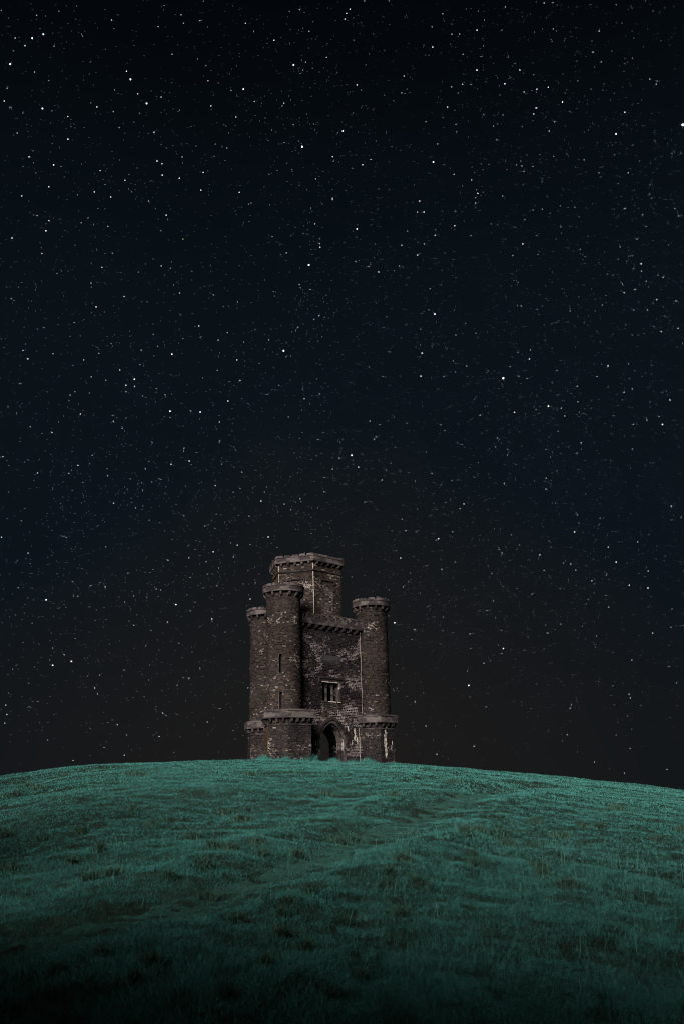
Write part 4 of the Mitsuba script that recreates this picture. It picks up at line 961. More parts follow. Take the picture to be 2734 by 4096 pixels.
# ------------------------------------------------------------------ stars: (azimuth from +y, elevation, size, hue)
STARS = [(-1.82, 31.69, 1.69, 'w'), (-2.16, 38.14, 1.83, 'w'), (-14.39, 40.93, 1.47, 'w'), (-13.2, 39.85, 1.47, 'w'), (-2.7, 42.31, 1.37, 'b'), (-6.36, 41.02, 1.28, 'w'), (-21.19, 41.97, 1.45, 'b'), (-22.45, 40.5, 1.44, 'w'), (-20.48, 42.28, 1.43, 'b'), (-20.14, 38.71, 1.43, 'b'), (-21.62, 41.54, 0.99, 'b'), (-19.14, 35.98, 1.02, 'w'), (-9.13, 36.59, 1.01, 'w'), (-9.26, 35.64, 0.96, 'w'), (-16.1, 36.08, 0.89, 'w'), (-16.57, 39.3, 0.97, 'b'), (-20.74, 36.16, 0.99, 'w'), (-15.44, 40.3, 0.88, 'b'), (-14.69, 41.29, 1.02, 'b'), (-13.84, 40.27, 0.91, 'b'), (-13.65, 39.3, 0.97, 'b'), (-0.26, 42.67, 0.89, 'w'), (-0.01, 37.6, 0.99, 'w'), (-6.25, 44.25, 0.9, 'b'), (-8.68, 40.07, 0.96, 'w'), (-9.61, 44.2, 0.9, 'b'), (-14.42, 35.75, 0.98, 'w'), (-12.78, 34.79, 0.91, 'w'), (-19.18, 33.03, 0.89, 'w'), (-19.92, 33.2, 0.9, 'b'), (-19.45, 31.22, 0.96, 'w'), (-21.35, 31.79, 0.96, 'w'), (-15.92, 43.62, 0.92, 'w'), (-21.03, 43.08, 0.88, 'w'), (-20.85, 40.39, 0.88, 'b'), (-18.34, 37.42, 1.01, 'b'), (-12.32, 36.96, 0.99, 'w'), (-11.98, 36.85, 0.96, 'w'), (-11.93, 36.25, 0.97, 'w'), (-10.76, 36.18, 0.96, 'w'), (-4.12, 43.5, 0.93, 'w'), (-22.6, 38.66, 0.94, 'w'), (-18.46, 38.56, 0.95, 'w'), (-14.99, 38.44, 0.98, 'w'), (-12.6, 38.44, 0.99, 'b'), (-20.98, 34.08, 0.92, 'w'), (-11.57, 34.13, 1.0, 'w'), (-15.62, 30.91, 0.89, 'w'), (-14.99, 31.75, 1.0, 'w'), (-1.06, 32.88, 0.91, 'b'), (-1.03, 32.68, 0.95, 'w'), (-6.6, 35.64, 0.9, 'b'), (-5.56, 40.43, 0.96, 'b'), (-7.26, 40.92, 0.95, 'w'), (-3.43, 40.39, 0.93, 'b'), (-15.45, 39.2, 0.96, 'w'), (-16.4, 34.92, 0.98, 'w'), (-15.31, 34.77, 0.99, 'w'), (-19.31, 32.47, 1.02, 'w'), (-19.34, 34.81, 1.02, 'b'), (-1.36, 33.98, 0.95, 'w'), (-1.88, 35.86, 0.97, 'w'), (-0.09, 35.33, 0.93, 'w'), (-10.99, 44.37, 0.68, 'w'), (-12.61, 43.67, 0.69, 'b'), (-11.54, 42.44, 0.62, 'b'), (-9.09, 42.06, 0.69, 'b'), (-9.7, 42.35, 0.61, 'w'), (-6.67, 42.63, 0.67, 'b'), (-1.81, 42.45, 0.64, 'b'), (-2.03, 42.05, 0.68, 'b'), (-2.1, 42.54, 0.65, 'b'), (-0.53, 43.2, 0.7, 'w'), (-2.96, 44.89, 0.62, 'w'), (-1.51, 43.95, 0.65, 'w'), (-17.85, 42.59, 0.62, 'w'), (-19.88, 40.14, 0.68, 'w'), (-18.73, 40.41, 0.71, 'w'), (-14.96, 40.11, 0.7, 'b'), (-11.98, 40.51, 0.65, 'b'), (-12.21, 40.26, 0.66, 'w'), (-18.65, 35.97, 0.7, 'w'), (-15.73, 35.39, 0.64, 'b'), (-17.47, 34.63, 0.69, 'w'), (-12.51, 35.86, 0.7, 'b'), (-10.61, 37.31, 0.62, 'b'), (-7.5, 37.96, 0.69, 'b'), (-7.62, 37.3, 0.62, 'b'), (-6.88, 39.59, 0.7, 'w'), (-6.12, 39.95, 0.66, 'b'), (-2.78, 39.29, 0.71, 'b'), (-1.29, 39.34, 0.66, 'w'), (-3.42, 38.36, 0.63, 'w'), (-2.91, 36.93, 0.67, 'w'), (-1.24, 36.43, 0.68, 'w'), (-4.49, 35.01, 0.71, 'w'), (-5.95, 35.03, 0.7, 'w'), (-5.25, 34.47, 0.69, 'w'), (-6.29, 33.99, 0.63, 'b'), (-4.32, 33.27, 0.69, 'b'), (-7.52, 33.19, 0.64, 'w'), (-13.26, 30.86, 0.64, 'w'), (-11.17, 31.23, 0.62, 'w'), (-11.78, 31.32, 0.69, 'w'), (-15.39, 33.18, 0.68, 'w'), (-17.12, 33.18, 0.65, 'w'), (-16.68, 33.51, 0.69, 'b'), (-11.89, 33.26, 0.69, 'b'), (-19.51, 31.54, 0.61, 'b'), (-18.42, 30.25, 0.66, 'b'), (-21.61, 37.23, 0.62, 'b'), (-23.35, 42.88, 0.69, 'b'), (-22.5, 39.31, 0.66, 'w'), (-10.8, 43.99, 0.71, 'b'), (-1.03, 33.16, 0.68, 'w'), (-2.18, 33.45, 0.66, 'w'), (-3.35, 32.37, 0.65, 'w'), (-3.75, 32.27, 0.69, 'w'), (-9.75, 31.14, 0.69, 'w'), (-12.82, 31.36, 0.64, 'b'), (23.73, 36.35, 2.16, 'w'), (1.54, 33.64, 1.27, 'w'), (7.08, 36.97, 1.33, 'w'), (0.77, 38.93, 1.34, 'w'), (19.53, 36.77, 1.39, 'w'), (10.85, 43.29, 0.96, 'w'), (10.61, 41.36, 1.01, 'w'), (9.52, 40.77, 0.91, 'b'), (10.12, 40.7, 0.89, 'w'), (14.47, 38.96, 0.97, 'b'), (14.27, 38.68, 0.88, 'b'), (1.89, 41.25, 0.89, 'w'), (14.65, 39.88, 0.99, 'b'), (15.44, 39.86, 0.94, 'w'), (8.46, 36.19, 0.88, 'w'), (20.51, 32.31, 0.9, 'w'), (19.49, 32.84, 0.89, 'w'), (12.71, 31.94, 1.01, 'b'), (6.11, 32.56, 1.0, 'b'), (2.25, 31.51, 0.89, 'w'), (1.57, 44.95, 0.95, 'w'), (1.3, 44.76, 0.9, 'w'), (1.17, 44.49, 0.99, 'b'), (8.71, 40.72, 0.94, 'w'), (8.33, 39.73, 0.94, 'w'), (7.55, 42.79, 0.96, 'w'), (16.39, 43.84, 0.88, 'w'), (13.62, 40.99, 0.89, 'w'), (12.49, 40.46, 1.02, 'b'), (20.27, 37.74, 0.95, 'w'), (15.62, 38.08, 0.95, 'w'), (16.29, 38.98, 1.01, 'w'), (2.09, 37.11, 0.88, 'w'), (2.68, 37.37, 0.9, 'b'), (5.96, 34.94, 0.97, 'w'), (5.77, 34.36, 0.9, 'b'), (6.22, 34.33, 0.89, 'w'), (8.26, 33.41, 0.95, 'w'), (8.38, 34.19, 0.99, 'b'), (10.36, 31.33, 0.95, 'b'), (11.98, 31.37, 0.93, 'w'), (10.0, 35.02, 0.96, 'b'), (20.02, 29.72, 1.01, 'w'), (19.53, 29.55, 0.94, 'b'), (19.99, 29.32, 0.89, 'w'), (6.89, 32.99, 1.01, 'b'), (4.57, 32.59, 1.0, 'b'), (5.61, 31.98, 0.98, 'w'), (4.34, 31.43, 0.91, 'w'), (2.91, 31.17, 0.91, 'w'), (8.45, 44.32, 0.64, 'b'), (11.44, 43.71, 0.63, 'b'), (19.3, 41.96, 0.7, 'w'), (9.58, 43.24, 0.62, 'w'), (9.0, 43.29, 0.69, 'b'), (7.6, 43.77, 0.61, 'b'), (5.34, 41.53, 0.71, 'w'), (5.11, 40.7, 0.61, 'w'), (13.76, 39.87, 0.68, 'b'), (9.71, 42.24, 0.62, 'w'), (13.34, 41.35, 0.62, 'w'), (22.13, 39.02, 0.67, 'w'), (21.23, 40.24, 0.69, 'w'), (19.17, 40.48, 0.62, 'w'), (22.49, 38.69, 0.71, 'b'), (18.71, 41.05, 0.7, 'w'), (16.22, 42.61, 0.66, 'b'), (7.97, 39.22, 0.67, 'b'), (6.73, 39.11, 0.69, 'b'), (8.83, 38.79, 0.64, 'b'), (11.72, 38.51, 0.7, 'b'), (11.43, 38.43, 0.63, 'b'), (13.4, 38.15, 0.65, 'b'), (15.19, 37.66, 0.68, 'w'), (15.31, 36.32, 0.68, 'b'), (12.77, 36.22, 0.66, 'w'), (13.13, 36.12, 0.69, 'b'), (13.87, 35.99, 0.65, 'w'), (13.23, 35.81, 0.7, 'w'), (9.65, 35.78, 0.7, 'w'), (14.41, 35.28, 0.64, 'b'), (11.58, 37.7, 0.64, 'w'), (7.45, 37.88, 0.61, 'w'), (4.2, 37.98, 0.7, 'b'), (22.98, 35.15, 0.71, 'b'), (22.81, 35.09, 0.7, 'w'), (21.88, 35.95, 0.67, 'w'), (19.26, 35.74, 0.69, 'b'), (17.28, 35.82, 0.61, 'b'), (19.26, 34.21, 0.65, 'b'), (18.13, 34.99, 0.65, 'b'), (19.97, 34.65, 0.68, 'w'), (16.33, 33.43, 0.61, 'w'), (14.2, 33.65, 0.61, 'w'), (11.66, 34.69, 0.61, 'w'), (9.82, 34.8, 0.62, 'w'), (9.8, 34.51, 0.7, 'w'), (3.89, 35.69, 0.62, 'b'), (13.0, 33.24, 0.67, 'w'), (11.15, 33.18, 0.64, 'w'), (15.29, 32.53, 0.61, 'w'), (13.68, 32.27, 0.71, 'b'), (13.63, 31.23, 0.63, 'b'), (9.31, 32.76, 0.64, 'w'), (6.94, 33.3, 0.61, 'w'), (5.01, 33.35, 0.69, 'b'), (0.63, 32.91, 0.66, 'w'), (1.37, 31.83, 0.62, 'w'), (21.81, 30.42, 0.63, 'b'), (19.98, 31.08, 0.63, 'b'), (16.64, 30.69, 0.65, 'w'), (16.37, 31.13, 0.63, 'w'), (22.5, 32.24, 0.69, 'w'), (22.66, 31.82, 0.68, 'b'), (13.02, 44.13, 0.69, 'w'), (4.53, 45.22, 0.69, 'b'), (2.69, 45.3, 0.61, 'b'), (22.59, 42.72, 0.68, 'b'), (15.79, 43.92, 0.68, 'b'), (20.66, 42.95, 0.64, 'w'), (14.89, 42.66, 0.62, 'w'), (-3.59, 26.75, 1.75, 'w'), (-10.9, 26.34, 1.45, 'w'), (-10.91, 23.01, 1.44, 'w'), (-8.99, 23.04, 1.35, 'b'), (-13.22, 24.75, 1.32, 'w'), (-2.48, 30.58, 0.98, 'w'), (-1.19, 28.78, 0.99, 'b'), (-2.62, 28.12, 0.92, 'b'), (-15.85, 28.68, 0.95, 'w'), (-20.12, 25.77, 0.93, 'b'), (-19.79, 25.33, 0.91, 'w'), (-18.99, 27.19, 0.92, 'b'), (-14.16, 25.23, 0.88, 'w'), (-6.45, 24.98, 0.93, 'w'), (-10.74, 19.89, 0.9, 'w'), (-9.2, 28.06, 1.01, 'b'), (-18.72, 18.92, 0.98, 'w'), (-16.39, 19.53, 0.97, 'w'), (-16.9, 19.03, 0.99, 'b'), (-18.04, 21.3, 0.92, 'b'), (-13.73, 24.37, 0.93, 'w'), (-13.2, 24.35, 0.88, 'b'), (-2.52, 22.5, 0.98, 'w'), (-7.96, 18.69, 0.94, 'w'), (-5.08, 17.79, 0.93, 'b'), (-14.59, 19.04, 1.01, 'w'), (-1.41, 21.47, 0.99, 'b'), (-2.26, 23.91, 0.91, 'b'), (-14.11, 29.42, 0.99, 'w'), (-10.52, 29.87, 0.92, 'w'), (-20.16, 23.9, 1.0, 'b'), (-16.43, 22.5, 0.98, 'w'), (-14.15, 17.44, 1.02, 'b'), (-9.61, 20.12, 0.98, 'w'), (-7.75, 22.49, 0.93, 'b'), (-1.76, 30.29, 0.96, 'w'), (-1.54, 28.57, 1.01, 'b'), (-21.07, 28.53, 0.91, 'w'), (-20.77, 19.68, 0.87, 'w'), (-7.73, 21.27, 0.91, 'w'), (-3.2, 17.26, 0.99, 'b'), (-12.82, 17.23, 1.02, 'w'), (-5.61, 18.31, 1.0, 'w'), (-7.22, 23.74, 0.95, 'w'), (-6.67, 26.17, 0.95, 'w'), (-4.57, 27.39, 0.92, 'w'), (-10.92, 30.3, 0.65, 'b'), (-14.33, 30.36, 0.67, 'w'), (-16.26, 29.97, 0.69, 'w'), (-15.86, 30.04, 0.63, 'w'), (-8.28, 29.88, 0.69, 'b'), (-8.88, 30.34, 0.71, 'w'), (-8.33, 30.42, 0.62, 'b'), (-6.66, 29.53, 0.67, 'w'), (-7.6, 29.24, 0.62, 'w'), (-12.14, 27.42, 0.63, 'b'), (-11.82, 26.75, 0.68, 'w'), (-10.42, 28.64, 0.7, 'w'), (-10.21, 27.28, 0.62, 'w'), (-7.32, 27.74, 0.65, 'w'), (-7.91, 27.29, 0.68, 'w'), (-6.22, 27.22, 0.63, 'b'), (-5.21, 25.99, 0.62, 'w'), (-7.94, 25.53, 0.67, 'w'), (-8.88, 25.05, 0.63, 'w'), (-11.25, 23.96, 0.63, 'w'), (-12.66, 23.82, 0.7, 'b'), (-13.71, 24.0, 0.69, 'b'), (-15.91, 24.69, 0.66, 'w'), (-16.42, 25.62, 0.7, 'b'), (-17.07, 25.25, 0.71, 'b'), (-18.31, 25.78, 0.66, 'b'), (-17.15, 27.66, 0.64, 'w'), (-16.12, 28.34, 0.64, 'b'), (-12.91, 25.62, 0.64, 'b'), (-12.87, 26.46, 0.67, 'b'), (-5.05, 24.22, 0.71, 'b'), (-3.91, 24.72, 0.63, 'b'), (-4.25, 22.79, 0.61, 'w'), (-3.31, 22.83, 0.62, 'b'), (-2.35, 24.58, 0.61, 'b'), (-1.9, 23.61, 0.62, 'b'), (-2.37, 24.46, 0.69, 'b'), (-1.43, 25.08, 0.62, 'b'), (-1.24, 24.17, 0.66, 'w'), (-3.89, 21.56, 0.66, 'w'), (-7.71, 21.39, 0.62, 'w'), (-11.95, 21.11, 0.7, 'b'), (-9.97, 20.86, 0.64, 'w'), (-9.98, 20.7, 0.61, 'w'), (-12.12, 19.99, 0.66, 'w'), (-12.32, 19.55, 0.66, 'b'), (-11.47, 19.01, 0.69, 'b'), (-11.34, 18.96, 0.69, 'w'), (-11.89, 18.8, 0.61, 'b'), (-12.52, 18.72, 0.67, 'b'), (-12.43, 18.3, 0.61, 'w'), (-16.63, 18.06, 0.62, 'b'), (-16.04, 18.56, 0.66, 'w'), (-17.27, 17.25, 0.68, 'w'), (-13.06, 17.54, 0.62, 'b'), (-11.32, 16.4, 0.65, 'w'), (-11.96, 16.53, 0.63, 'b'), (-7.86, 16.98, 0.64, 'b'), (-6.4, 18.53, 0.64, 'b'), (-6.29, 19.52, 0.68, 'b'), (-4.72, 18.64, 0.64, 'w'), (-4.86, 18.33, 0.66, 'w'), (-2.44, 23.23, 0.65, 'w'), (-2.61, 17.91, 0.69, 'b'), (-2.56, 17.74, 0.66, 'w'), (-2.85, 17.02, 0.69, 'w'), (-1.51, 17.33, 0.68, 'w'), (-2.07, 17.43, 0.65, 'b'), (-2.75, 19.48, 0.68, 'w'), (-1.09, 18.33, 0.69, 'w'), (-0.09, 20.33, 0.65, 'w'), (-1.06, 19.19, 0.7, 'w'), (-3.22, 19.25, 0.66, 'w'), (-15.58, 20.17, 0.62, 'b'), (-17.12, 23.54, 0.65, 'w'), (-16.84, 23.76, 0.7, 'b'), (-13.84, 21.86, 0.66, 'b'), (-19.34, 21.52, 0.69, 'w'), (-14.48, 22.56, 0.67, 'w'), (-14.41, 22.24, 0.69, 'w'), (-15.51, 26.08, 0.66, 'b'), (-14.78, 26.69, 0.61, 'w'), (-7.56, 19.99, 0.64, 'b'), (-4.2, 20.58, 0.62, 'b'), (-5.83, 16.88, 0.64, 'b'), (-3.62, 17.6, 0.63, 'w'), (-1.08, 21.88, 0.68, 'w'), (10.7, 24.46, 1.94, 'w'), (0.71, 20.47, 1.44, 'w'), (6.55, 28.54, 1.47, 'b'), (13.37, 22.55, 1.44, 'y'), (20.02, 20.64, 1.34, 'y'), (11.24, 22.41, 0.91, 'w'), (14.11, 24.55, 0.97, 'b'), (16.51, 23.9, 1.0, 'b'), (17.26, 24.41, 1.02, 'b'), (17.36, 27.85, 0.92, 'w'), (5.4, 24.99, 1.02, 'w'), (18.11, 19.48, 0.94, 'b'), (21.22, 28.75, 0.96, 'w'), (21.67, 25.83, 0.98, 'w'), (20.67, 25.82, 0.95, 'w'), (20.63, 21.95, 0.98, 'w'), (20.26, 22.44, 0.89, 'w'), (19.45, 28.39, 1.0, 'w'), (18.77, 28.33, 0.95, 'w'), (20.03, 27.14, 0.9, 'w'), (12.57, 25.91, 0.91, 'w'), (12.45, 25.4, 1.01, 'w'), (5.55, 26.34, 0.92, 'w'), (5.76, 19.16, 0.89, 'w'), (5.49, 20.48, 0.9, 'b'), (2.31, 21.54, 0.94, 'w'), (2.19, 21.38, 1.01, 'b'), (14.47, 16.04, 1.02, 'b'), (19.9, 15.96, 0.96, 'b'), (10.02, 21.0, 0.9, 'w'), (18.49, 24.35, 0.95, 'b'), (15.26, 23.49, 0.97, 'b'), (1.12, 19.75, 0.98, 'w'), (20.66, 27.62, 1.01, 'w'), (12.24, 28.49, 0.67, 'w'), (11.99, 28.53, 0.63, 'b'), (10.44, 28.6, 0.62, 'w'), (13.24, 28.18, 0.67, 'b'), (3.09, 27.98, 0.71, 'b'), (4.6, 28.05, 0.67, 'b'), (6.33, 30.02, 0.61, 'w'), (7.85, 28.67, 0.62, 'b'), (8.54, 27.86, 0.71, 'b'), (8.42, 25.38, 0.65, 'w'), (7.66, 25.08, 0.63, 'w'), (11.19, 25.09, 0.66, 'w'), (11.76, 25.87, 0.68, 'b'), (11.69, 24.48, 0.67, 'w'), (12.19, 24.3, 0.7, 'w'), (14.11, 23.16, 0.7, 'w'), (14.31, 21.87, 0.69, 'w'), (14.16, 22.35, 0.67, 'w'), (12.58, 22.44, 0.69, 'b'), (18.03, 22.78, 0.66, 'w'), (18.53, 22.9, 0.7, 'w'), (18.45, 23.5, 0.69, 'w'), (15.2, 22.59, 0.62, 'w'), (9.05, 22.43, 0.69, 'w'), (6.51, 22.05, 0.61, 'w'), (6.75, 21.68, 0.65, 'w'), (7.77, 20.78, 0.67, 'b'), (7.49, 20.9, 0.64, 'w'), (12.62, 20.66, 0.65, 'w'), (12.68, 21.18, 0.62, 'w'), (15.13, 20.2, 0.68, 'w'), (13.75, 20.1, 0.71, 'b'), (12.97, 20.05, 0.63, 'w'), (14.82, 19.63, 0.7, 'b'), (13.81, 21.03, 0.7, 'b'), (10.57, 19.93, 0.64, 'w'), (9.87, 20.48, 0.68, 'w'), (10.62, 20.27, 0.71, 'w'), (11.06, 19.33, 0.63, 'b'), (15.93, 20.12, 0.67, 'b'), (16.77, 20.16, 0.7, 'w'), (7.65, 17.22, 0.7, 'w'), (6.53, 17.38, 0.61, 'w'), (4.69, 18.77, 0.65, 'w'), (3.53, 20.85, 0.68, 'w'), (3.53, 22.65, 0.65, 'b'), (1.95, 22.48, 0.68, 'b'), (2.58, 22.26, 0.7, 'b'), (4.34, 22.25, 0.62, 'w'), (6.9, 24.88, 0.69, 'b'), (2.02, 25.7, 0.7, 'w'), (2.89, 25.1, 0.68, 'b'), (0.67, 24.64, 0.67, 'w'), (13.19, 19.57, 0.63, 'b'), (13.11, 18.2, 0.66, 'w'), (12.81, 18.36, 0.63, 'w'), (12.74, 17.72, 0.64, 'b'), (10.23, 18.28, 0.68, 'b'), (7.0, 18.66, 0.66, 'w'), (4.32, 19.3, 0.66, 'b'), (3.2, 19.9, 0.66, 'w'), (2.89, 19.5, 0.65, 'w'), (0.64, 17.21, 0.68, 'b'), (2.58, 18.92, 0.66, 'w'), (1.26, 18.81, 0.63, 'b'), (1.46, 17.62, 0.67, 'w'), (1.82, 17.64, 0.63, 'w'), (4.74, 17.08, 0.61, 'b'), (7.39, 16.95, 0.64, 'w'), (7.56, 25.74, 0.62, 'w'), (20.28, 26.18, 0.64, 'b'), (19.16, 21.01, 0.62, 'w'), (19.88, 21.11, 0.66, 'w'), (18.33, 20.88, 0.69, 'w'), (19.78, 16.71, 0.71, 'b'), (14.16, 16.44, 0.71, 'w'), (15.06, 17.21, 0.71, 'w'), (22.26, 27.88, 0.66, 'w'), (21.77, 27.34, 0.7, 'w'), (20.19, 28.72, 0.66, 'w'), (18.73, 28.83, 0.71, 'b'), (19.22, 27.28, 0.64, 'b'), (-17.72, 11.68, 1.37, 'b'), (-16.1, 8.21, 1.23, 'y'), (-17.12, 7.97, 1.33, 'w'), (-10.2, 11.58, 1.24, 'w'), (-10.73, 14.18, 1.01, 'b'), (-13.12, 13.37, 0.92, 'b'), (-8.02, 14.73, 0.99, 'w'), (-6.76, 14.44, 0.97, 'b'), (-14.83, 11.2, 0.91, 'w'), (-13.34, 4.65, 0.98, 'b'), (-10.79, 5.28, 1.0, 'y'), (-10.96, 3.97, 0.92, 'y'), (-19.41, 5.22, 1.01, 'b'), (-17.14, 3.81, 0.9, 'b'), (-20.47, 15.11, 1.02, 'b'), (-11.63, 10.04, 0.95, 'b'), (-10.68, 10.54, 0.95, 'w'), (-16.28, 12.78, 0.95, 'b'), (-8.04, 10.74, 0.97, 'w'), (-9.34, 7.25, 0.97, 'w'), (-14.53, 6.39, 0.88, 'b'), (-19.48, 13.84, 0.98, 'b'), (-14.71, 6.71, 0.94, 'w'), (-7.17, 6.31, 0.91, 'b'), (-11.91, 9.13, 0.99, 'b'), (-12.8, 4.06, 0.91, 'w'), (-6.54, 15.14, 0.91, 'w'), (-7.94, 16.12, 0.97, 'b'), (-4.63, 15.63, 1.02, 'b'), (-17.02, 15.37, 0.63, 'w'), (-16.81, 15.32, 0.69, 'w'), (-14.48, 14.87, 0.62, 'w'), (-12.92, 15.63, 0.65, 'w'), (-17.17, 13.85, 0.7, 'b'), (-15.23, 12.58, 0.67, 'b'), (-14.71, 12.78, 0.64, 'w'), (-14.4, 12.53, 0.71, 'b'), (-12.71, 12.05, 0.61, 'w'), (-12.63, 10.33, 0.7, 'w'), (-13.23, 11.68, 0.66, 'w'), (-11.94, 11.98, 0.64, 'b'), (-11.4, 12.48, 0.64, 'w'), (-11.13, 12.42, 0.68, 'b'), (-16.19, 11.94, 0.67, 'w'), (-15.94, 11.95, 0.63, 'b'), (-14.88, 10.57, 0.61, 'b'), (-14.25, 10.64, 0.69, 'b'), (-15.96, 9.52, 0.61, 'b'), (-18.4, 10.32, 0.67, 'b'), (-16.52, 8.58, 0.66, 'w'), (-17.18, 8.94, 0.68, 'b'), (-9.66, 7.31, 0.62, 'w'), (-10.01, 6.88, 0.69, 'b'), (-8.93, 6.27, 0.71, 'w'), (-8.7, 7.87, 0.63, 'b'), (-6.15, 7.0, 0.62, 'b'), (-5.85, 6.68, 0.69, 'b'), (-9.97, 9.31, 0.65, 'w'), (-7.76, 12.71, 0.67, 'w'), (-9.39, 13.19, 0.65, 'b'), (-7.67, 13.77, 0.68, 'w'), (-8.44, 14.13, 0.68, 'b'), (-9.13, 14.87, 0.61, 'b'), (-9.49, 14.35, 0.64, 'w'), (-9.54, 15.1, 0.65, 'b'), (-6.96, 15.27, 0.65, 'b'), (-5.74, 15.17, 0.66, 'b'), (-8.15, 16.61, 0.62, 'b'), (-9.86, 16.85, 0.68, 'w'), (-8.57, 16.26, 0.63, 'w'), (-5.74, 11.92, 0.69, 'w'), (-7.22, 7.13, 0.66, 'w'), (-11.21, 5.49, 0.61, 'b'), (-10.59, 5.15, 0.67, 'w'), (-7.48, 5.51, 0.62, 'w'), (-8.21, 4.75, 0.69, 'b'), (-10.1, 3.05, 0.65, 'w'), (-14.02, 3.39, 0.68, 'w'), (-15.69, 2.7, 0.68, 'b'), (-12.88, 2.95, 0.67, 'w'), (-14.46, 7.45, 0.62, 'w'), (-15.15, 7.38, 0.62, 'b'), (-17.8, 5.94, 0.71, 'b'), (-18.08, 5.94, 0.61, 'b'), (-19.5, 5.73, 0.65, 'w'), (-19.48, 4.75, 0.68, 'w'), (-19.32, 12.3, 0.66, 'w'), (-18.92, 14.3, 0.7, 'w'), (-11.63, 13.63, 0.67, 'b'), (-11.81, 13.45, 0.67, 'w'), (-11.17, 13.59, 0.71, 'w'), (7.24, 6.48, 1.35, 'w'), (3.02, 10.33, 1.22, 'w'), (9.42, 8.53, 1.25, 'b'), (5.95, 15.24, 1.26, 'b'), (6.05, 13.39, 0.96, 'w'), (8.6, 10.81, 0.88, 'w'), (14.2, 15.05, 1.02, 'y'), (17.99, 8.88, 0.88, 'y'), (7.49, 8.63, 0.88, 'w'), (16.06, 13.99, 0.94, 'w'), (12.19, 12.95, 0.93, 'b'), (16.42, 13.09, 1.03, 'w'), (18.03, 11.45, 0.96, 'w'), (18.64, 6.95, 0.89, 'w'), (13.37, 13.28, 0.94, 'w'), (9.04, 11.35, 0.94, 'b'), (3.95, 15.81, 0.9, 'w'), (4.2, 9.87, 0.92, 'w'), (5.91, 9.75, 0.91, 'w'), (17.01, 11.7, 1.01, 'w'), (8.61, 7.86, 0.99, 'b'), (3.55, 14.17, 0.95, 'b'), (12.02, 13.88, 0.89, 'b'), (18.16, 12.41, 0.65, 'w'), (14.91, 12.13, 0.7, 'w'), (9.39, 9.6, 0.7, 'w'), (7.51, 9.48, 0.68, 'w'), (6.74, 10.18, 0.65, 'w'), (5.96, 10.55, 0.71, 'w'), (6.49, 9.6, 0.63, 'b'), (4.01, 9.3, 0.61, 'w'), (7.21, 7.32, 0.61, 'w'), (7.56, 5.3, 0.61, 'w'), (8.31, 5.97, 0.63, 'w'), (4.03, 5.64, 0.7, 'w'), (2.81, 6.33, 0.62, 'w'), (3.43, 3.79, 0.69, 'w'), (13.74, 6.29, 0.62, 'b'), (16.35, 5.34, 0.65, 'w'), (16.31, 5.55, 0.7, 'w'), (13.06, 5.1, 0.64, 'w'), (12.95, 4.92, 0.67, 'w'), (16.67, 7.44, 0.67, 'w'), (17.18, 7.67, 0.65, 'w'), (12.09, 9.28, 0.63, 'w'), (11.98, 9.76, 0.61, 'w'), (14.84, 8.94, 0.63, 'w'), (14.72, 8.3, 0.65, 'w'), (12.88, 9.76, 0.62, 'w'), (15.63, 11.23, 0.65, 'w'), (15.71, 10.54, 0.66, 'w'), (14.59, 11.06, 0.64, 'b'), (13.04, 11.83, 0.67, 'w'), (11.35, 11.61, 0.64, 'b'), (9.68, 12.18, 0.62, 'w'), (10.41, 15.18, 0.63, 'b'), (9.77, 14.15, 0.69, 'w'), (9.72, 14.0, 0.68, 'w'), (9.6, 14.37, 0.69, 'w'), (9.06, 12.97, 0.68, 'w'), (9.4, 12.95, 0.61, 'w'), (8.21, 10.82, 0.61, 'b'), (8.81, 8.15, 0.64, 'b'), (8.22, 7.73, 0.65, 'b'), (14.03, 1.89, 0.65, 'b'), (15.59, 1.24, 0.67, 'b'), (16.04, 2.57, 0.67, 'w'), (17.87, 1.37, 0.68, 'b'), (12.66, 3.45, 0.65, 'b'), (6.85, 15.6, 0.68, 'b'), (4.6, 15.72, 0.7, 'w'), (17.77, 14.13, 0.69, 'w'), (19.04, 9.13, 0.7, 'w'), (18.94, 6.02, 0.7, 'b'), (14.05, 12.82, 0.67, 'w'), (13.79, 13.21, 0.69, 'w'), (8.0, 12.15, 0.65, 'b'), (6.89, 13.79, 0.61, 'b'), (5.81, 15.15, 0.65, 'w'), (11.89, 4.18, 0.71, 'w'), (7.32, 3.0, 0.66, 'w'), (-19.71, 41.83, 0.61, 'o'), (-22.29, 41.78, 0.7, 'o'), (-22.23, 38.4, 0.64, 'o'), (-22.32, 41.17, 0.65, 'o'), (-8.92, 41.32, 0.65, 'o'), (-10.39, 32.9, 0.71, 'o'), (-2.21, 44.98, 0.7, 'o'), (-14.99, 24.57, 0.64, 'o'), (-0.53, 19.67, 0.66, 'o'), (-11.82, 24.29, 0.66, 'o'), (-10.88, 22.64, 0.61, 'o'), (4.6, 4.23, 0.61, 'o'), (5.08, 11.22, 0.67, 'o'), (3.97, 12.74, 0.65, 'o'), (3.63, 12.43, 0.66, 'o'), (5.15, 2.61, 0.7, 'o'), (3.74, 16.52, 0.61, 'o')]
STAR_R = 4000.0
scene['star_surface'] = {'type': 'diffuse', 'reflectance': {'type': 'rgb', 'value': [0.33, 0.38, 0.45]}}
HUES = {'w': (0.96, 0.98, 1.0), 'b': (0.66, 0.84, 1.0), 'o': (1.0, 0.62, 0.35), 'y': (1.0, 0.86, 0.68)}


def star_at(az, el):
    a, e = np.radians(az), np.radians(el)
    return EYE + STAR_R * np.stack([np.sin(a) * np.cos(e), np.cos(a) * np.cos(e), np.sin(e)], -1)


def glow(rgb, k):
    return {'type': 'area', 'radiance': {'type': 'rgb', 'value': [float(k * c) for c in rgb]}, 'sampling_weight': 0.0}


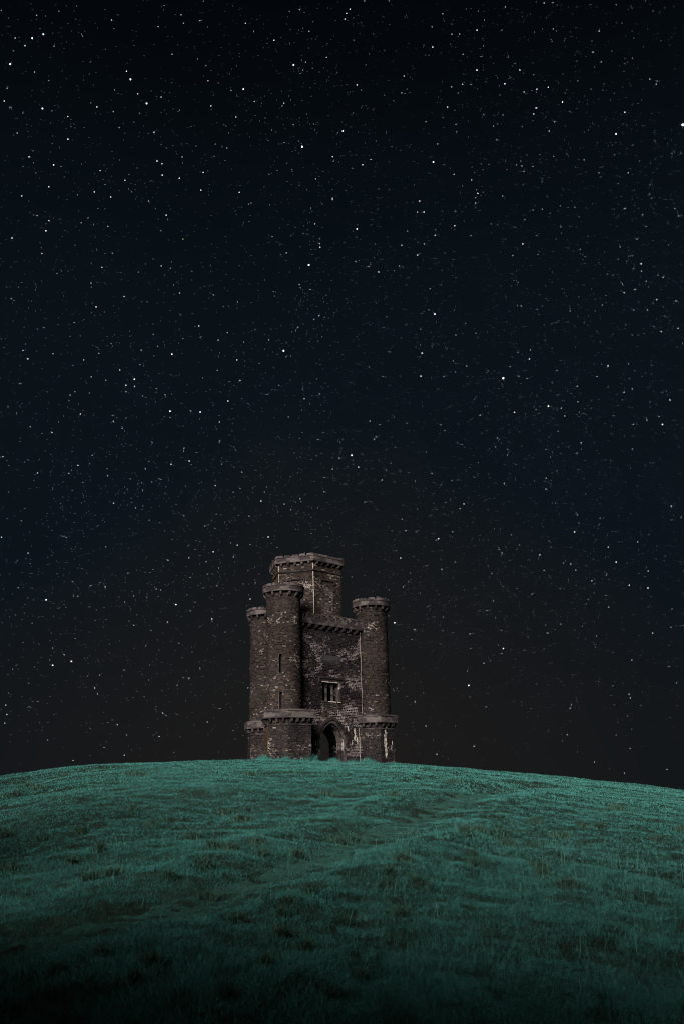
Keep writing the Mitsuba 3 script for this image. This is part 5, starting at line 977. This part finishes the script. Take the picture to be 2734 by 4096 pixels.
BALL, SMALL = trimesh.creation.icosphere(subdivisions=1, radius=1.0), trimesh.creation.icosphere(subdivisions=0, radius=1.0)
STAR_TEXT = {'w': ('small white star in the night sky', 'white stars'), 'b': ('small bluish star in the night sky', 'bluish stars'), 'o': ('small orange star in the night sky', 'orange stars'), 'y': ('small pale yellow star in the night sky', 'pale yellow stars')}
SPECIAL = {374: 'brightest star high to the right of the tower', 0: 'brightest star high above the middle of the tower', 1: 'bright star near the upper middle of the sky', 241: 'bright star below a loose star cluster above the tower', 120: 'large star cut by the right edge of the sky', 490: 'bright star low on the left above the hill', 581: 'bright star just right of the right turret foot', 375: 'bright star straight above the lantern room', 491: 'warm yellow star low on the left of the sky', 377: 'yellowish star well up on the right of the sky', 582: 'bright star touching the right turret crown', 588: 'yellowish star low on the far right'}
rng = np.random.default_rng(5)
order = sorted(range(len(STARS)), key=lambda i: -STARS[i][2])
rest = []
for rank, i in enumerate(order):
    az, el, size, hue = STARS[i]
    if rank >= 300:
        rest.append((az, el, size, hue))
        continue
    m = (BALL if size > 1.0 else SMALL).copy()
    m.apply_scale(STAR_R / 949.0 * size / 2)
    m.apply_translation(star_at(az, el))
    big = size >= 1.25
    text, group = ('large bright star in the night sky', 'largest bright stars') if big and hue in 'wb' else STAR_TEXT[hue]
    zone = ('low' if el < 12 else 'middle' if el < 28 else 'upper') + ' ' + ('left' if az < -7 else 'right' if az > 7 else 'centre')
    if not big and hue in 'wb':
        text, group = text.replace('in the night sky', f'in the {zone} of the night sky'), f'{group} in the {zone} of the sky'
    if i in SPECIAL:
        text, group = SPECIAL[i], None
    put('star', m, 'star_surface', label=text, category='star', group=group, kind='thing', emitter=glow(HUES[hue], 0.62))

# the faint ones, past counting
n = 12500
az = rng.uniform(-27, 27, n * 4)
el = np.degrees(np.arcsin(rng.uniform(0.0, math.sin(math.radians(58)), n * 4)))
dens = 0.72 + 0.28 * np.exp(-((el - (19 + 0.42 * az)) / 13) ** 2)
dens *= np.clip(el / 10, 0.06, 1) * (0.7 + 0.6 * meshkit.fbm(np.stack([az, el, 0 * az], 1) * 0.16, 3, 61) + 1.5 * np.exp(-((az + 1.9) / 2.0) ** 2 - ((el - 29.5) / 2.4) ** 2))
keep = rng.random(n * 4) < dens / dens.max()
az, el = az[keep][:n], el[keep][:n]
size = 0.36 + 0.26 * rng.random(len(az)) ** 2
hue = rng.random(len(az))
lum = rng.random(len(az))
FAINT = {'b': ('b', 0.25), 'w': ('w', 0.25), 'y': ('y', 0.25), 'b2': ('b', 0.05), 'w2': ('w', 0.05), 'y2': ('y', 0.05)}
groups = {k: [] for k in FAINT}
for a, e, s, h, l in zip(az, el, size, hue, lum):
    groups[('b' if h < 0.60 else 'w' if h < 0.93 else 'y') + ('2' if l < 0.7 else '')].append((a, e, s))
for a, e, s, h in rest:
    groups['y' if h in 'oy' else h].append((a, e, s * 1.35))
for num, (h, items) in enumerate(groups.items()):
    it = np.array(items)
    pos = star_at(it[:, 0], it[:, 1])
    V = (np.asarray(SMALL.vertices)[None] * (STAR_R / 949.0 * it[:, 2] / 2)[:, None, None] + pos[:, None]).reshape(-1, 3)
    F = (np.arange(len(it))[:, None, None] * 12 + np.asarray(SMALL.faces)).reshape(-1, 3)
    put('starfield' if num == 0 else f'starfield__{num:03d}', (V, F), 'star_surface', label='thousands of faint stars' if num == 0 else None, category='stars' if num == 0 else None, kind='stuff' if num == 0 else None, emitter=glow(HUES[FAINT[h][0]], FAINT[h][1]))
